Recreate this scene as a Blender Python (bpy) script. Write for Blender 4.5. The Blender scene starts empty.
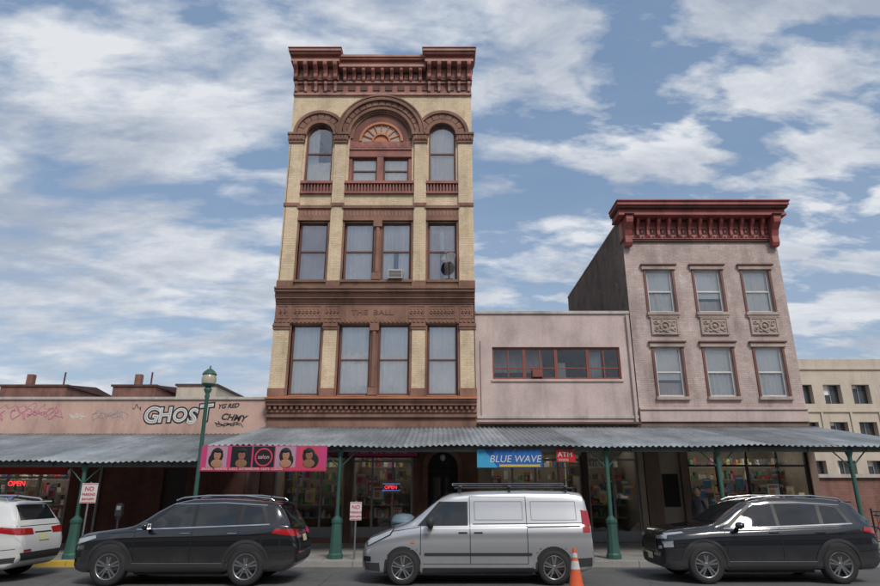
import bpy,bmesh,math,random
from math import pi,sin,cos,radians,sqrt,atan2
from mathutils import Vector,Matrix
from mathutils.bvhtree import BVHTree
import numpy as np
random.seed(7)
S=bpy.context.scene
COL=S.collection
# ---------------------------------------------------------------- materials
def nodes(name):
    m=bpy.data.materials.new(name); m.use_nodes=True
    nt=m.node_tree; p=nt.nodes['Principled BSDF']
    return m,nt,p
def N(nt,t,**k):
    n=nt.nodes.new(t)
    for a,b in k.items(): setattr(n,a,b)
    return n
def L(nt,a,b): nt.links.new(a,b)
def mix(nt,bt,fac,a,b):
    n=N(nt,'ShaderNodeMix',data_type='RGBA',blend_type=bt)
    for s,v in ((n.inputs[0],fac),(n.inputs[6],a),(n.inputs[7],b)):
        if hasattr(v,'is_output'): L(nt,v,s)
        elif isinstance(v,(int,float)): s.default_value=v
        else: s.default_value=(*v,1)
    return n.outputs[2]
def noise(nt,vec,scale,detail=4,rough=.55,mapscale=None,dist=0):
    if mapscale:
        mp=N(nt,'ShaderNodeMapping'); mp.inputs['Scale'].default_value=mapscale
        L(nt,vec,mp.inputs[0]); vec=mp.outputs[0]
    n=N(nt,'ShaderNodeTexNoise'); n.inputs['Scale'].default_value=scale
    n.inputs['Detail'].default_value=detail; n.inputs['Roughness'].default_value=rough
    n.inputs['Distortion'].default_value=dist
    L(nt,vec,n.inputs['Vector']); return n.outputs['Fac']
def ramp(nt,fac,p0,c0,p1,c1):
    r=N(nt,'ShaderNodeValToRGB'); e=r.color_ramp.elements
    e[0].position=p0; e[1].position=p1
    e[0].color=(c0,c0,c0,1) if not hasattr(c0,'__len__') else (*c0,1)
    e[1].color=(c1,c1,c1,1) if not hasattr(c1,'__len__') else (*c1,1)
    L(nt,fac,r.inputs[0]); return r.outputs[0]
def dirt(nt,p,base,amt=.3,streak=.25,bump=.15,bscale=30,extra_h=None):
    tc=N(nt,'ShaderNodeTexCoord'); v=tc.outputs['Object']
    a=ramp(nt,noise(nt,v,.9,6,.65),.3,1-amt,.7,1.0+amt*.35)
    c=mix(nt,'MULTIPLY',1,base,a)
    if streak:
        s=ramp(nt,noise(nt,v,1.1,6,.62,(1.6,1.6,.35)),.34,1-streak,.52,1.0)
        c=mix(nt,'MULTIPLY',1,c,s)
    f=ramp(nt,noise(nt,v,bscale,3,.6),.2,.86,.8,1.1)
    c=mix(nt,'MULTIPLY',1,c,f)
    L(nt,c,p.inputs['Base Color'])
    b=N(nt,'ShaderNodeBump'); b.inputs['Strength'].default_value=bump; b.inputs['Distance'].default_value=.02
    h=noise(nt,v,bscale,4,.6)
    if extra_h is not None:
        mm=N(nt,'ShaderNodeMath',operation='ADD'); L(nt,h,mm.inputs[0]); L(nt,extra_h,mm.inputs[1]); h=mm.outputs[0]
    L(nt,h,b.inputs['Height']); L(nt,b.outputs[0],p.inputs['Normal'])
def M(name,col,rough=.8,metal=0,amt=.2,streak=.0,bump=.1,bscale=30,coat=0,spec=.5):
    m,nt,p=nodes(name)
    rgb=N(nt,'ShaderNodeRGB'); rgb.outputs[0].default_value=(*col,1)
    dirt(nt,p,rgb.outputs[0],amt,streak,bump,bscale)
    p.inputs['Roughness'].default_value=rough; p.inputs['Metallic'].default_value=metal
    p.inputs['Coat Weight'].default_value=coat; p.inputs['Specular IOR Level'].default_value=spec
    return m
def plain(name,col,rough=.5,metal=0,coat=0,emit=0,spec=.5):
    m,nt,p=nodes(name)
    tc=N(nt,'ShaderNodeTexCoord')
    a=ramp(nt,noise(nt,tc.outputs['Object'],6,4),.3,.93,.7,1.04)
    c=mix(nt,'MULTIPLY',1,col,a); L(nt,c,p.inputs['Base Color'])
    p.inputs['Roughness'].default_value=rough; p.inputs['Metallic'].default_value=metal
    p.inputs['Coat Weight'].default_value=coat; p.inputs['Coat Roughness'].default_value=.04
    p.inputs['Specular IOR Level'].default_value=spec
    if emit:
        p.inputs['Emission Color'].default_value=(*col,1); p.inputs['Emission Strength'].default_value=emit
    return m
def brickm(name,c1,c2,mortar,bw=.22,bh=.07,amt=.3,streak=.3,ms=.012,patch=None,pale=None):
    m,nt,p=nodes(name)
    tc=N(nt,'ShaderNodeTexCoord'); sp=N(nt,'ShaderNodeSeparateXYZ'); L(nt,tc.outputs['Object'],sp.inputs[0])
    ad=N(nt,'ShaderNodeMath',operation='ADD'); L(nt,sp.outputs[0],ad.inputs[0]); L(nt,sp.outputs[1],ad.inputs[1])
    cb=N(nt,'ShaderNodeCombineXYZ'); L(nt,ad.outputs[0],cb.inputs[0]); L(nt,sp.outputs[2],cb.inputs[1])
    b=N(nt,'ShaderNodeTexBrick'); L(nt,cb.outputs[0],b.inputs['Vector'])
    b.inputs['Scale'].default_value=1; b.inputs['Brick Width'].default_value=bw; b.inputs['Row Height'].default_value=bh
    b.inputs['Mortar Size'].default_value=ms; b.inputs['Mortar Smooth'].default_value=.3; b.inputs['Bias'].default_value=0
    b.inputs['Color1'].default_value=(*c1,1); b.inputs['Color2'].default_value=(*c2,1); b.inputs['Mortar'].default_value=(*mortar,1)
    c=b.outputs['Color']
    if patch:
        pf=ramp(nt,noise(nt,tc.outputs['Object'],1.6,6,.7,(1,1,.8)),.52,0,.6,1)
        c=mix(nt,'MIX',pf,c,mix(nt,'MULTIPLY',1,c,patch))
    if pale:
        pf=ramp(nt,noise(nt,tc.outputs['Object'],1.1,7,.75,(1.3,1,.9),.4),.60,0,.68,.8)
        c=mix(nt,'MIX',pf,c,pale)
    inv=N(nt,'ShaderNodeMath',operation='MULTIPLY'); inv.inputs[1].default_value=-1.5; L(nt,b.outputs['Fac'],inv.inputs[0])
    dirt(nt,p,c,amt,streak,.35,25,inv.outputs[0])
    p.inputs['Roughness'].default_value=.82
    return m
def glassm(name,refl=.35,tint=(.75,.8,.82)):
    m=bpy.data.materials.new(name); m.use_nodes=True; nt=m.node_tree; nt.nodes.clear()
    o=N(nt,'ShaderNodeOutputMaterial'); t=N(nt,'ShaderNodeBsdfTransparent'); t.inputs[0].default_value=(*tint,1)
    g=N(nt,'ShaderNodeBsdfGlossy'); g.inputs['Roughness'].default_value=.02; g.inputs[0].default_value=(.95,.96,1,1)
    lw=N(nt,'ShaderNodeLayerWeight'); lw.inputs[0].default_value=.3
    ad=N(nt,'ShaderNodeMath',operation='ADD',use_clamp=True); L(nt,lw.outputs['Fresnel'],ad.inputs[0]); ad.inputs[1].default_value=refl
    tc=N(nt,'ShaderNodeTexCoord'); bp=N(nt,'ShaderNodeBump'); bp.inputs['Strength'].default_value=.15; bp.inputs['Distance'].default_value=.05
    L(nt,noise(nt,tc.outputs['Object'],1.6,2),bp.inputs['Height']); L(nt,bp.outputs[0],g.inputs['Normal'])
    mx=N(nt,'ShaderNodeMixShader'); L(nt,ad.outputs[0],mx.inputs[0]); L(nt,t.outputs[0],mx.inputs[1]); L(nt,g.outputs[0],mx.inputs[2]); L(nt,mx.outputs[0],o.inputs[0])
    return m
CREAM=brickm('cream_brick',(.76,.60,.41),(.68,.525,.345),(.54,.43,.31),.24,.075,.15,.16,.008,patch=(.88,.85,.82),pale=(.76,.68,.58))
PINKB=brickm('painted_pink_brick',(.56,.44,.40),(.48,.37,.335),(.40,.31,.285),.22,.075,.25,.28,.008,patch=(1.14,1.13,1.12),pale=(.60,.54,.51))
REDB=brickm('red_brick',(.30,.10,.07),(.22,.075,.055),(.25,.2,.17))
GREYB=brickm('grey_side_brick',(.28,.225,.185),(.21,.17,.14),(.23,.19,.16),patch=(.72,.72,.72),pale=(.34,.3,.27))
DKB=brickm('dark_red_brick',(.27,.105,.08),(.21,.08,.06),(.18,.12,.10))
BROWN=M('brownstone',(.29,.155,.11),.85,0,.4,.35,.3,14)
CORN=M('painted_cornice_metal',(.34,.125,.095),.6,0,.4,.4,.15,20)
CORND=M('cornice_dark',(.12,.055,.045),.7,0,.3,.3)
CORNP=M('cornice_pale_trim',(.46,.24,.19),.6,0,.3,.4)
MAROON=M('maroon_cornice_paint',(.34,.085,.075),.6,0,.35,.4,.1,20)
STUC=M('pink_stucco',(.56,.44,.405),.9,0,.2,.2,.25,22)
SALM=M('salmon_stucco',(.57,.38,.315),.9,0,.22,.22,.25,22)
STONE=M('carved_stone',(.46,.36,.31),.85,0,.3,.3,.3,16)
CONC=M('concrete_facade',(.56,.48,.39),.85,0,.12,.15,.15,10)
COPE=M('coping',(.52,.46,.42),.8,0,.3,.3)
WOODF=M('window_frame_brown',(.17,.065,.048),.5,0,.3,.2)
ORNG=M('lunette_wood',(.50,.17,.07),.5,0,.3,.0)
WHF=M('window_frame_white',(.66,.64,.61),.45,0,.15,.15)
REDF=M('window_frame_red',(.26,.07,.05),.5,0,.3,.2)
GLASS=glassm('window_glass',.22,(.97,.98,.98))
SHOPG=glassm('shop_glass',.05,(.9,.92,.92))
CURT=M('white_curtain',(.86,.85,.82),.95,0,.1,.1,.1)
CURTP=M('pink_curtain',(.68,.58,.56),.95,0,.2,.2,.1)
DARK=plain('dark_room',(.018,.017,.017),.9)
BLACK=plain('black_paint',(.012,.012,.013),.45)
ALU=plain('aluminium_frame',(.34,.34,.35),.35,.7)
GREEN=M('green_cast_iron',(.04,.12,.095),.5,0,.3,.3,.1,20)
def corr():
    m,nt,p=nodes('corrugated_galvanised'); tc=N(nt,'ShaderNodeTexCoord'); v=tc.outputs['Object']
    base=ramp(nt,noise(nt,v,.7,6,.7,(1.6,.5,1)),.35,(.22,.25,.27),.68,(.42,.45,.47))
    rust=ramp(nt,noise(nt,v,1.7,7,.75,(1.5,.5,1)),.58,0,.75,.6)
    c=mix(nt,'MIX',rust,base,(.22,.15,.11))
    sp=N(nt,'ShaderNodeSeparateXYZ'); L(nt,v,sp.inputs[0])
    q=N(nt,'ShaderNodeMath',operation='SNAP'); L(nt,sp.outputs[0],q.inputs[0]); q.inputs[1].default_value=.98
    wn=N(nt,'ShaderNodeTexWhiteNoise',noise_dimensions='1D'); L(nt,q.outputs[0],wn.inputs['W'])
    c=mix(nt,'MULTIPLY',1,c,ramp(nt,wn.outputs['Value'],0,.70,1,1.14))
    dirt(nt,p,c,.3,0,.1,30); p.inputs['Roughness'].default_value=.55; p.inputs['Metallic'].default_value=.2
    return m
CORR=corr()
def asphalt():
    m,nt,p=nodes('asphalt'); tc=N(nt,'ShaderNodeTexCoord'); v=tc.outputs['Object']
    c=ramp(nt,noise(nt,v,1.1,8,.7),.3,(.085,.085,.087),.75,(.155,.153,.150))
    sp=ramp(nt,noise(nt,v,90,2,.6),.45,(.8,.8,.8),.75,(1.7,1.7,1.65))
    c=mix(nt,'MULTIPLY',1,c,sp)
    vo=N(nt,'ShaderNodeTexVoronoi',feature='DISTANCE_TO_EDGE'); vo.inputs['Scale'].default_value=.45
    L(nt,v,vo.inputs['Vector']); cr=ramp(nt,vo.outputs['Distance'],.0,.45,.012,1)
    c=mix(nt,'MULTIPLY',.7,c,cr)
    L(nt,c,p.inputs['Base Color']); p.inputs['Roughness'].default_value=.88
    b=N(nt,'ShaderNodeBump'); b.inputs['Strength'].default_value=.5; b.inputs['Distance'].default_value=.01
    L(nt,noise(nt,v,80,3),b.inputs['Height']); L(nt,b.outputs[0],p.inputs['Normal']); return m
ASPH=asphalt()
def sidewalk():
    m,nt,p=nodes('sidewalk_concrete'); tc=N(nt,'ShaderNodeTexCoord')
    b=N(nt,'ShaderNodeTexBrick'); L(nt,tc.outputs['Object'],b.inputs['Vector']); b.offset=0
    for k,vv in (('Scale',1),('Brick Width',1.5),('Row Height',1.5),('Mortar Size',.012)): b.inputs[k].default_value=vv
    b.inputs['Color1'].default_value=(.38,.36,.33,1); b.inputs['Color2'].default_value=(.31,.295,.27,1); b.inputs['Mortar'].default_value=(.1,.095,.09,1)
    dirt(nt,p,b.outputs['Color'],.4,0,.2,40); p.inputs['Roughness'].default_value=.9; return m
SIDE=sidewalk()
KERB=M('kerb_stone',(.33,.32,.30),.85,0,.3)
YEL=M('yellow_kerb_paint',(.60,.40,.06),.7,0,.45)
GROUND=M('ground_soil',(.14,.13,.115),.95,0,.3)
# ---------------------------------------------------------------- mesh builder
def empty(name,loc=(0,0,0)):
    e=bpy.data.objects.new(name,None); COL.objects.link(e); e.location=loc; e.empty_display_size=.3; return e
class B:
    def __init__(s): s.v=[];s.f=[];s.m=[];s.s=[]
    def add(s,vs,fs,m=0,smooth=False):
        o=len(s.v); s.v+= [tuple(v) for v in vs]
        for f in fs: s.f.append([o+i for i in f]); s.m.append(m); s.s.append(smooth)
    def quad(s,a,b,c,d,m=0): s.add([a,b,c,d],[(0,1,2,3)],m)
    def box(s,x0,x1,y0,y1,z0,z1,m=0):
        s.add([(x0,y0,z0),(x1,y0,z0),(x1,y1,z0),(x0,y1,z0),(x0,y0,z1),(x1,y0,z1),(x1,y1,z1),(x0,y1,z1)],
              [(0,3,2,1),(4,5,6,7),(0,1,5,4),(1,2,6,5),(2,3,7,6),(3,0,4,7)],m)
    def prism(s,prof,x0,x1,m=0):
        n=len(prof); vs=[(x0,y,z) for y,z in prof]+[(x1,y,z) for y,z in prof]
        s.add(vs,[(i,(i+1)%n,n+(i+1)%n,n+i) for i in range(n)]+[tuple(range(n))[::-1],tuple(range(n,2*n))],m)
    def prismy(s,prof,y0,y1,m=0,smooth=False):
        n=len(prof); vs=[(x,y0,z) for x,z in prof]+[(x,y1,z) for x,z in prof]
        s.add(vs,[(i,(i+1)%n,n+(i+1)%n,n+i) for i in range(n)]+[tuple(range(n))[::-1],tuple(range(n,2*n))],m,smooth)
    def ring(s,cx,cz,r0,r1,y0,y1,a0=0,a1=pi,n=28,m=0):
        vs=[];fs=[]
        for i in range(n+1):
            a=a0+(a1-a0)*i/n
            for r,y in ((r0,y0),(r1,y0),(r1,y1),(r0,y1)): vs.append((cx+r*cos(a),y,cz+r*sin(a)))
        for i in range(n):
            o=4*i
            for k in range(4): fs.append((o+k,o+(k+1)%4,o+4+(k+1)%4,o+4+k))
        fs+=[(0,1,2,3),(4*n+3,4*n+2,4*n+1,4*n)]
        s.add(vs,fs,m)
    def cyl(s,p0,p1,r0,r1=None,n=14,m=0,smooth=True):
        r1=r0 if r1 is None else r1
        p0=Vector(p0);p1=Vector(p1);d=(p1-p0).normalized()
        a=d.orthogonal().normalized();b=d.cross(a)
        vs=[p0+(a*cos(2*pi*i/n)+b*sin(2*pi*i/n))*r0 for i in range(n)]+[p1+(a*cos(2*pi*i/n)+b*sin(2*pi*i/n))*r1 for i in range(n)]
        s.add(vs,[(i,(i+1)%n,n+(i+1)%n,n+i) for i in range(n)],m,smooth)
        s.add(vs,[tuple(range(n))[::-1],tuple(range(n,2*n))],m)
    def lathe(s,c,prof,n=20,m=0,axis='z',smooth=True):
        vs=[];fs=[]
        for r,h in prof:
            for i in range(n):
                a=2*pi*i/n
                if axis=='z': vs.append((c[0]+r*cos(a),c[1]+r*sin(a),c[2]+h))
                else: vs.append((c[0]+r*cos(a),c[1]+h,c[2]+r*sin(a)))
        for k in range(len(prof)-1):
            for i in range(n): fs.append((k*n+i,k*n+(i+1)%n,(k+1)*n+(i+1)%n,(k+1)*n+i))
        s.add(vs,fs,m,smooth)
    def ell(s,c,rx,ry,rz,n=14,m=0):
        vs=[];fs=[];k=n//2+2
        for j in range(k):
            t=-pi/2+pi*j/(k-1)
            for i in range(n): a=2*pi*i/n; vs.append((c[0]+rx*cos(t)*cos(a),c[1]+ry*cos(t)*sin(a),c[2]+rz*sin(t)))
        for j in range(k-1):
            for i in range(n): fs.append((j*n+i,j*n+(i+1)%n,(j+1)*n+(i+1)%n,(j+1)*n+i))
        s.add(vs,fs,m,True)
    def obj(s,name,parent,mats,bevel=0,loc=None):
        me=bpy.data.meshes.new(name); me.from_pydata(s.v,[],s.f)
        for m in mats: me.materials.append(m)
        me.polygons.foreach_set('material_index',s.m); me.polygons.foreach_set('use_smooth',s.s); me.update()
        o=bpy.data.objects.new(name,me); COL.objects.link(o)
        if parent: o.parent=parent
        if loc: o.location=loc
        if bevel:
            b=o.modifiers.new('bevel','BEVEL'); b.width=bevel; b.segments=1; b.limit_method='ANGLE'; b.angle_limit=radians(50)
        return o
def text(s,x,y,z,size,mat,parent,name,shear=0,ext=.004,sx=1,rz=0,off=0,align='LEFT',roll=0):
    c=bpy.data.curves.new(name,'FONT'); c.body=s; c.size=size; c.shear=shear; c.extrude=ext; c.offset=off; c.align_x=align
    c.materials.append(mat); o=bpy.data.objects.new(name,c); COL.objects.link(o)
    o.rotation_euler=(pi/2,roll,0); o.location=(x,y,z); o.scale=(sx,1,1); o.parent=parent; return o
def wall(b,x0,x1,z0,z1,yf,dep,holes,m=0,rm=None):
    rm=m if rm is None else rm
    xs=sorted({x0,x1,*[h[0] for h in holes],*[h[1] for h in holes]}); zs=sorted({z0,z1,*[h[2] for h in holes],*[h[3] for h in holes]})
    for i in range(len(xs)-1):
        for j in range(len(zs)-1):
            cx=(xs[i]+xs[i+1])/2; cz=(zs[j]+zs[j+1])/2
            if any(h[0]<cx<h[1] and h[2]<cz<h[3] for h in holes): continue
            b.quad((xs[i],yf,zs[j]),(xs[i+1],yf,zs[j]),(xs[i+1],yf,zs[j+1]),(xs[i],yf,zs[j+1]),m)
    for h in holes:
        a,c,d,e=h[:4]; y2=yf+dep
        top=e if len(h)<5 else h[4]
        b.quad((a,yf,d),(a,y2,d),(a,y2,top),(a,yf,top),rm); b.quad((c,y2,d),(c,yf,d),(c,yf,top),(c,y2,top),rm)
        b.quad((a,yf,d),(c,yf,d),(c,y2,d),(a,y2,d),rm)
        if len(h)<5: b.quad((a,y2,e),(c,y2,e),(c,yf,e),(a,yf,e),rm)
def spandrel(b,cx,sp,R,ztop,yf,dep,m=0,n=28):
    for i in range(n):
        a0=pi*i/n;a1=pi*(i+1)/n
        p=(cx+R*cos(a0),sp+R*sin(a0));q=(cx+R*cos(a1),sp+R*sin(a1))
        b.quad((p[0],yf,p[1]),(p[0],yf,ztop),(q[0],yf,ztop),(q[0],yf,q[1]),m)
        b.quad((p[0],yf,p[1]),(q[0],yf,q[1]),(q[0],yf+dep,q[1]),(p[0],yf+dep,p[1]),m)
def cornice(b,x0,x1,y,z0,layers,m=0,ex=0):
    z=z0
    for h,p in layers:
        b.box(x0-ex*p,x1+ex*p,y-p,y+.05,z,z+h,m); z+=h
def dent(b,x0,x1,step,w,y0,y1,z0,z1,m=0):
    n=max(1,round((x1-x0)/step)); st=(x1-x0)/n
    for i in range(n):
        c=x0+st*(i+.5); b.box(c-w/2,c+w/2,y0,y1,z0,z1,m)
def bracket(b,x,w,y,p,z0,z1,m=0):
    h=z1-z0
    b.prism([(y,z0),(y-p*.3,z0),(y-p*.42,z0+.12*h),(y-p*.40,z0+.35*h),(y-p*.55,z0+.55*h),(y-p*.95,z0+.75*h),(y-p,z0+.85*h),(y-p,z1),(y,z1)],x-w/2,x+w/2,m)
def curtain(b,x0,x1,z0,z1,y,m=0,fold=.02):
    n=max(6,int((x1-x0)/.025)); ph=random.random()*6; fr=random.uniform(30,55)
    vs=[];fs=[]
    for i in range(n+1):
        x=x0+(x1-x0)*i/n; yy=y+fold*sin(x*fr+ph)+fold*.6*sin(x*fr*.37+ph*2)
        vs+=[(x,yy,z0),(x,yy*1.0+random.uniform(-.004,.004),z1)]
    fs=[(2*i,2*i+2,2*i+3,2*i+1) for i in range(n)]
    b.add(vs,fs,m,True)
def sash(F,G,C,x0,x1,z0,z1,y,fw=.06,fm=0,style=None,mid=True,cm=None):
    F.box(x0,x0+fw,y,y+.1,z0,z1,fm); F.box(x1-fw,x1,y,y+.1,z0,z1,fm)
    F.box(x0+fw,x1-fw,y,y+.1,z0,z0+fw*1.2,fm); F.box(x0+fw,x1-fw,y,y+.1,z1-fw,z1,fm)
    zm=(z0+z1)/2
    if mid:
        F.box(x0+fw,x1-fw,y+.015,y+.085,zm-.03,zm+.03,fm)
        G.quad((x0+fw,y+.035,zm),(x1-fw,y+.035,zm),(x1-fw,y+.035,z1-fw),(x0+fw,y+.035,z1-fw))
        t=random.uniform(-.008,.008)
        G.quad((x0+fw,y+.06,z0+fw),(x1-fw,y+.06+t,z0+fw),(x1-fw,y+.06+t,zm),(x0+fw,y+.06,zm))
    else:
        G.quad((x0+fw,y+.05,z0+fw),(x1-fw,y+.05,z0+fw),(x1-fw,y+.05,z1-fw),(x0+fw,y+.05,z1-fw))
    st=style or random.choice(['full','full','drape','blind','half'])
    cm=random.choice([0,0,0,1]) if cm is None else cm
    yc=y+.11
    w=x1-x0
    if st=='full': curtain(C,x0-.02,x1+.02,z0-.02,z1+.02,yc,cm,.016)
    elif st=='drape':
        curtain(C,x0-.02,x0+w*.42,z0-.02,z1+.02,yc,cm,.018); curtain(C,x1-w*.42,x1+.02,z0-.02,z1+.02,yc,cm,.018)
        curtain(C,x0-.02,x1+.02,zm+.1,z1+.02,yc+.06,0,.008)
    elif st=='blind': curtain(C,x0-.02,x1+.02,z0+(z1-z0)*.35,z1+.02,yc,0,.003); curtain(C,x0,x1,z0,z0+(z1-z0)*.3,yc+.1,1,.02)
    elif st=='half': curtain(C,x0-.02,x1+.02,zm,z1+.02,yc,0,.006); curtain(C,x0-.02,x1+.02,z0,zm-.05,yc+.05,0,.03)
# ================================================================ ground
b=B(); b.quad((-400,-400,0),(400,-400,0),(400,400,0),(-400,400,0)); b.obj('ground',None,[GROUND])
b=B(); b.quad((-200,2.2,.004),(200,2.2,.004),(200,16.75,.004),(-200,16.75,.004)); b.obj('road',None,[ASPH])
b=B()
for x in range(-60,60,9):
    b.quad((x,9.0,.008),(x+3,9.0,.008),(x+3,9.12,.008),(x,9.12,.008))
b.obj('lane_marking',None,[M('road_paint_white',(.6,.6,.57),.7,0,.4)])
b=B(); b.box(-80,16.5,16.9,50,0,.15); b.obj('pavement',None,[SIDE])
b=B()
x=-40
while x<16:
    b.box(x+.004,x+1.796,16.75,16.9,-.05,.152,1 if x<-6.9 else 0); x+=1.8
b.obj('kerb',None,[KERB,YEL],.012)
b=B(); b.box(-80,80,-8,2.05,0,.15); b.box(-80,80,2.05,2.2,0,.15,1); b.obj('pavement_opposite',None,[SIDE,KERB])
# ================================================================ tall building
Y=22.5
T=empty('tall_brick_building')
XL,XR=-6.27,1.33; CX=-2.47
sideC=(CX-2.56,CX+2.56)
W=B()
h2=[(-5.6,-4.46,5.15,7.85),(-3.8,-1.14,5.15,7.85),(-.48,.66,5.15,7.85)]
h3=[(-5.6,-4.46,9.6,12.1),(-3.8,-1.14,9.6,12.1),(-.48,.66,9.6,12.1)]
SR,CR=.56,1.3; SSP,CSP=16.05,15.95
h4=[(c-SR,c+SR,13.85,SSP+SR,SSP) for c in sideC]+[(CX-CR,CX+CR,13.85,CSP+CR,CSP)]
g0=[(-5.85,-3.35,.3,3.55),(-3.1,-.95,.3,3.55),(-.42,.62,.15,2.62+.52,2.62)]
wall(W,XL,XR,.0,4.45,Y,.35,g0,1)
wall(W,XL,XR,4.45,18.2,Y,.28,h2+h3+h4,0,0)
for c in sideC: spandrel(W,c,SSP,SR,SSP+SR,Y,.28)
spandrel(W,CX,CSP,CR,CSP+CR,Y,.28)
spandrel(W,.1,2.62,.52,3.14,Y,.35,1)
W.quad((XL,Y,0),(XL,38,0),(XL,38,19),(XL,Y,19),2); W.quad((XR,38,0),(XR,Y,0),(XR,Y,19),(XR,38,19),2)
W.quad((XL,38,0),(XR,38,0),(XR,38,19),(XL,38,19),2); W.quad((XL,Y,18.9),(XR,Y,18.9),(XR,38,18.9),(XL,38,18.9),3)
W.obj('walls',T,[CREAM,BROWN,REDB,DARK])
P=B()
piers=[(XL,-5.68),(-4.38,-3.88),(-1.06,-.56),(.74,XR)]
for a,c in piers:
    P.box(a,c,Y-.1,Y+.02,5.12,7.62,0)
    P.box(a,c,Y-.1,Y+.02,9.55,15.62,0)
P.obj('brick_piers',T,[CREAM],.01)
D=B()
cornice(D,XL,XR,Y,4.36,[(.16,.12),(.10,.18),(.14,.14),(.12,.34),(.09,.42)],0)
D.box(XL,XR,Y-.5,Y+.05,4.97,5.03,2)
dent(D,XL+.05,XR-.05,.2,.1,Y-.28,Y-.1,4.625,4.755,1)
D.box(XL,XR,Y-.16,Y+.05,5.03,5.12,0)
for a,c in piers:
    D.box(a-.02,c+.02,Y-.16,Y,5.12,5.4,0); D.box(a-.02,c+.02,Y-.15,Y,7.62,7.85,0); D.box(a-.03,c+.03,Y-.19,Y,7.72,7.78,0)
    D.box(a-.02,c+.02,Y-.16,Y,9.3,9.55,0)
    D.box(a-.02,c+.02,Y-.15,Y,12.72,12.86,0)
    D.box(a-.03,c+.03,Y-.17,Y,15.62,15.72,0); D.box(a-.05,c+.05,Y-.2,Y,15.72,15.97,0); D.box(a-.08,c+.08,Y-.25,Y,15.97,16.06,0)
    n=4
    for k in range(n):
        xx=a+(c-a)*(k+.5)/n; D.box(xx-.04,xx+.04,Y-.23,Y-.2,15.75,15.93,0)
D.box(XL,XR,Y-.12,Y+.05,7.85,8.0,0); D.box(XL,XR,Y-.06,Y+.05,8.0,8.62,0); D.box(XL,XR,Y-.10,Y+.05,8.62,8.70,0)
dent(D,XL,XR,.16,.08,Y-.17,Y-.1,7.88,7.98,0)
for x0,x1 in ((XL+.08,-5.75),(-5.6,-4.5),(-4.4,-3.75),(-1.2,-.55),(-.45,.6),(.75,XR-.08)):
    D.box(x0,x1,Y-.085,Y-.05,8.05,8.09); D.box(x0,x1,Y-.085,Y-.05,8.53,8.57)
    D.box(x0,x0+.04,Y-.085,Y-.05,8.09,8.53); D.box(x1-.04,x1,Y-.085,Y-.05,8.09,8.53)
    n=int((x1-x0)/.15)
    for k in range(n):
        xx=x0+.05+(x1-x0-.1)*(k+.5)/n; r1=random.uniform(.8,1.15)
        D.ring(xx,8.31,.03,.06*r1,Y-.10,Y-.05,0,2*pi,8); D.ell((xx+.07,Y-.06,8.2),.03,.04,.05*r1,6); D.ell((xx-.02,Y-.06,8.44),.04,.04,.03,6)
cornice(D,XL,XR,Y,8.70,[(.10,.16),(.08,.26),(.14,.30),(.10,.44),(.06,.5)],0)
cornice(D,XL,XR,Y,9.18,[(.07,.2),(.09,.13)],0)
for (a,c,z0,z1) in h2+h3:
    D.box(a-.08,a,Y-.05,Y+.25,z0,z1,0) ; D.box(c,c+.08,Y-.05,Y+.25,z0,z1,0)
for (a,c,z0,z1) in h3:
    D.box(a-.1,c+.1,Y-.09,Y+.02,12.1,12.62,0); D.box(a-.12,c+.12,Y-.16,Y+.02,12.62,12.74,0); D.box(a-.08,c+.08,Y-.12,Y+.02,12.1,12.2,0)
    n=int((c-a)/.14)
    for k in range(n):
        xx=a+(c-a)*(k+.5)/n; D.ell((xx,Y-.09,12.41),.045,.04,.13,6)
    D.box(a-.08,c+.08,Y-.14,Y+.28,9.5,9.6,0)
for z0,z1 in ((5.15,7.85),(9.6,12.1)):
    D.box(CX-.14,CX+.14,Y-.04,Y+.25,z0,z1,0)
    D.cyl((CX,Y-.06,z0+.3),(CX,Y-.06,z1-.3),.1,.085,12,0)
    D.box(CX-.17,CX+.17,Y-.17,Y,z0,z0+.28); D.box(CX-.17,CX+.17,Y-.17,Y,z1-.28,z1)
for (a,c) in ((-5.68,-4.38),(-3.88,-1.06),(-.56,.74)):
    D.box(a+.003,c-.003,Y-.13,Y+.02,13.3,13.38,1); D.box(a+.003,c-.003,Y-.15,Y+.28,13.74,13.85,1)
    dent(D,a,c,.13,.055,Y-.1,Y-.03,13.38,13.74,1); D.box(a+.003,c-.003,Y-.03,Y+.01,13.38,13.74,3)
for c in sideC:
    D.ring(c,SSP,SR,SR+.16,Y-.1,Y+.2); D.ring(c,SSP+.01,SR+.16,SR+.42,Y-.07,Y+.02); D.ring(c,SSP+.01,SR+.42,SR+.55,Y-.17,Y+.02)
    for k in range(9):
        a=pi*(k+.5)/9; D.ring(c,SSP+.01,SR+.17,SR+.41,Y-.1,Y-.06,a-.15,a+.15,4)
D.ring(CX,CSP,CR-.12,CR,Y+.05,Y+.2,n=36)
D.ring(CX,CSP,CR,CR+.12,Y-.13,Y+.05,n=36); D.ring(CX,CSP+.05,CR+.12,CR+.34,Y-.11,Y+.02,n=36); D.ring(CX,CSP+.06,CR+.34,CR+.5,Y-.24,Y+.02,n=36); D.ring(CX,CSP+.06,CR+.5,CR+.56,Y-.28,Y+.02,n=36)
for k in range(17):
    a=pi*(k+.5)/17; D.ring(CX,CSP+.05,CR+.14,CR+.33,Y-.14,Y-.1,a-.08,a+.08,4)
D.box(CX-CR,CX+CR,Y+.02,Y+.2,15.1,15.36,1); D.box(CX-CR,CX+CR,Y-.03,Y+.2,15.36,15.46,1); D.box(CX-CR,CX+CR,Y-.03,Y+.2,15.02,15.1,1)
D.box(CX-CR+.003,CX+CR-.003,Y+.06,Y+.2,15.46,15.8,1)
dent(D,CX-CR+.1,CX+CR-.1,.3,.22,Y+.03,Y+.1,15.52,15.72,1)
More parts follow.
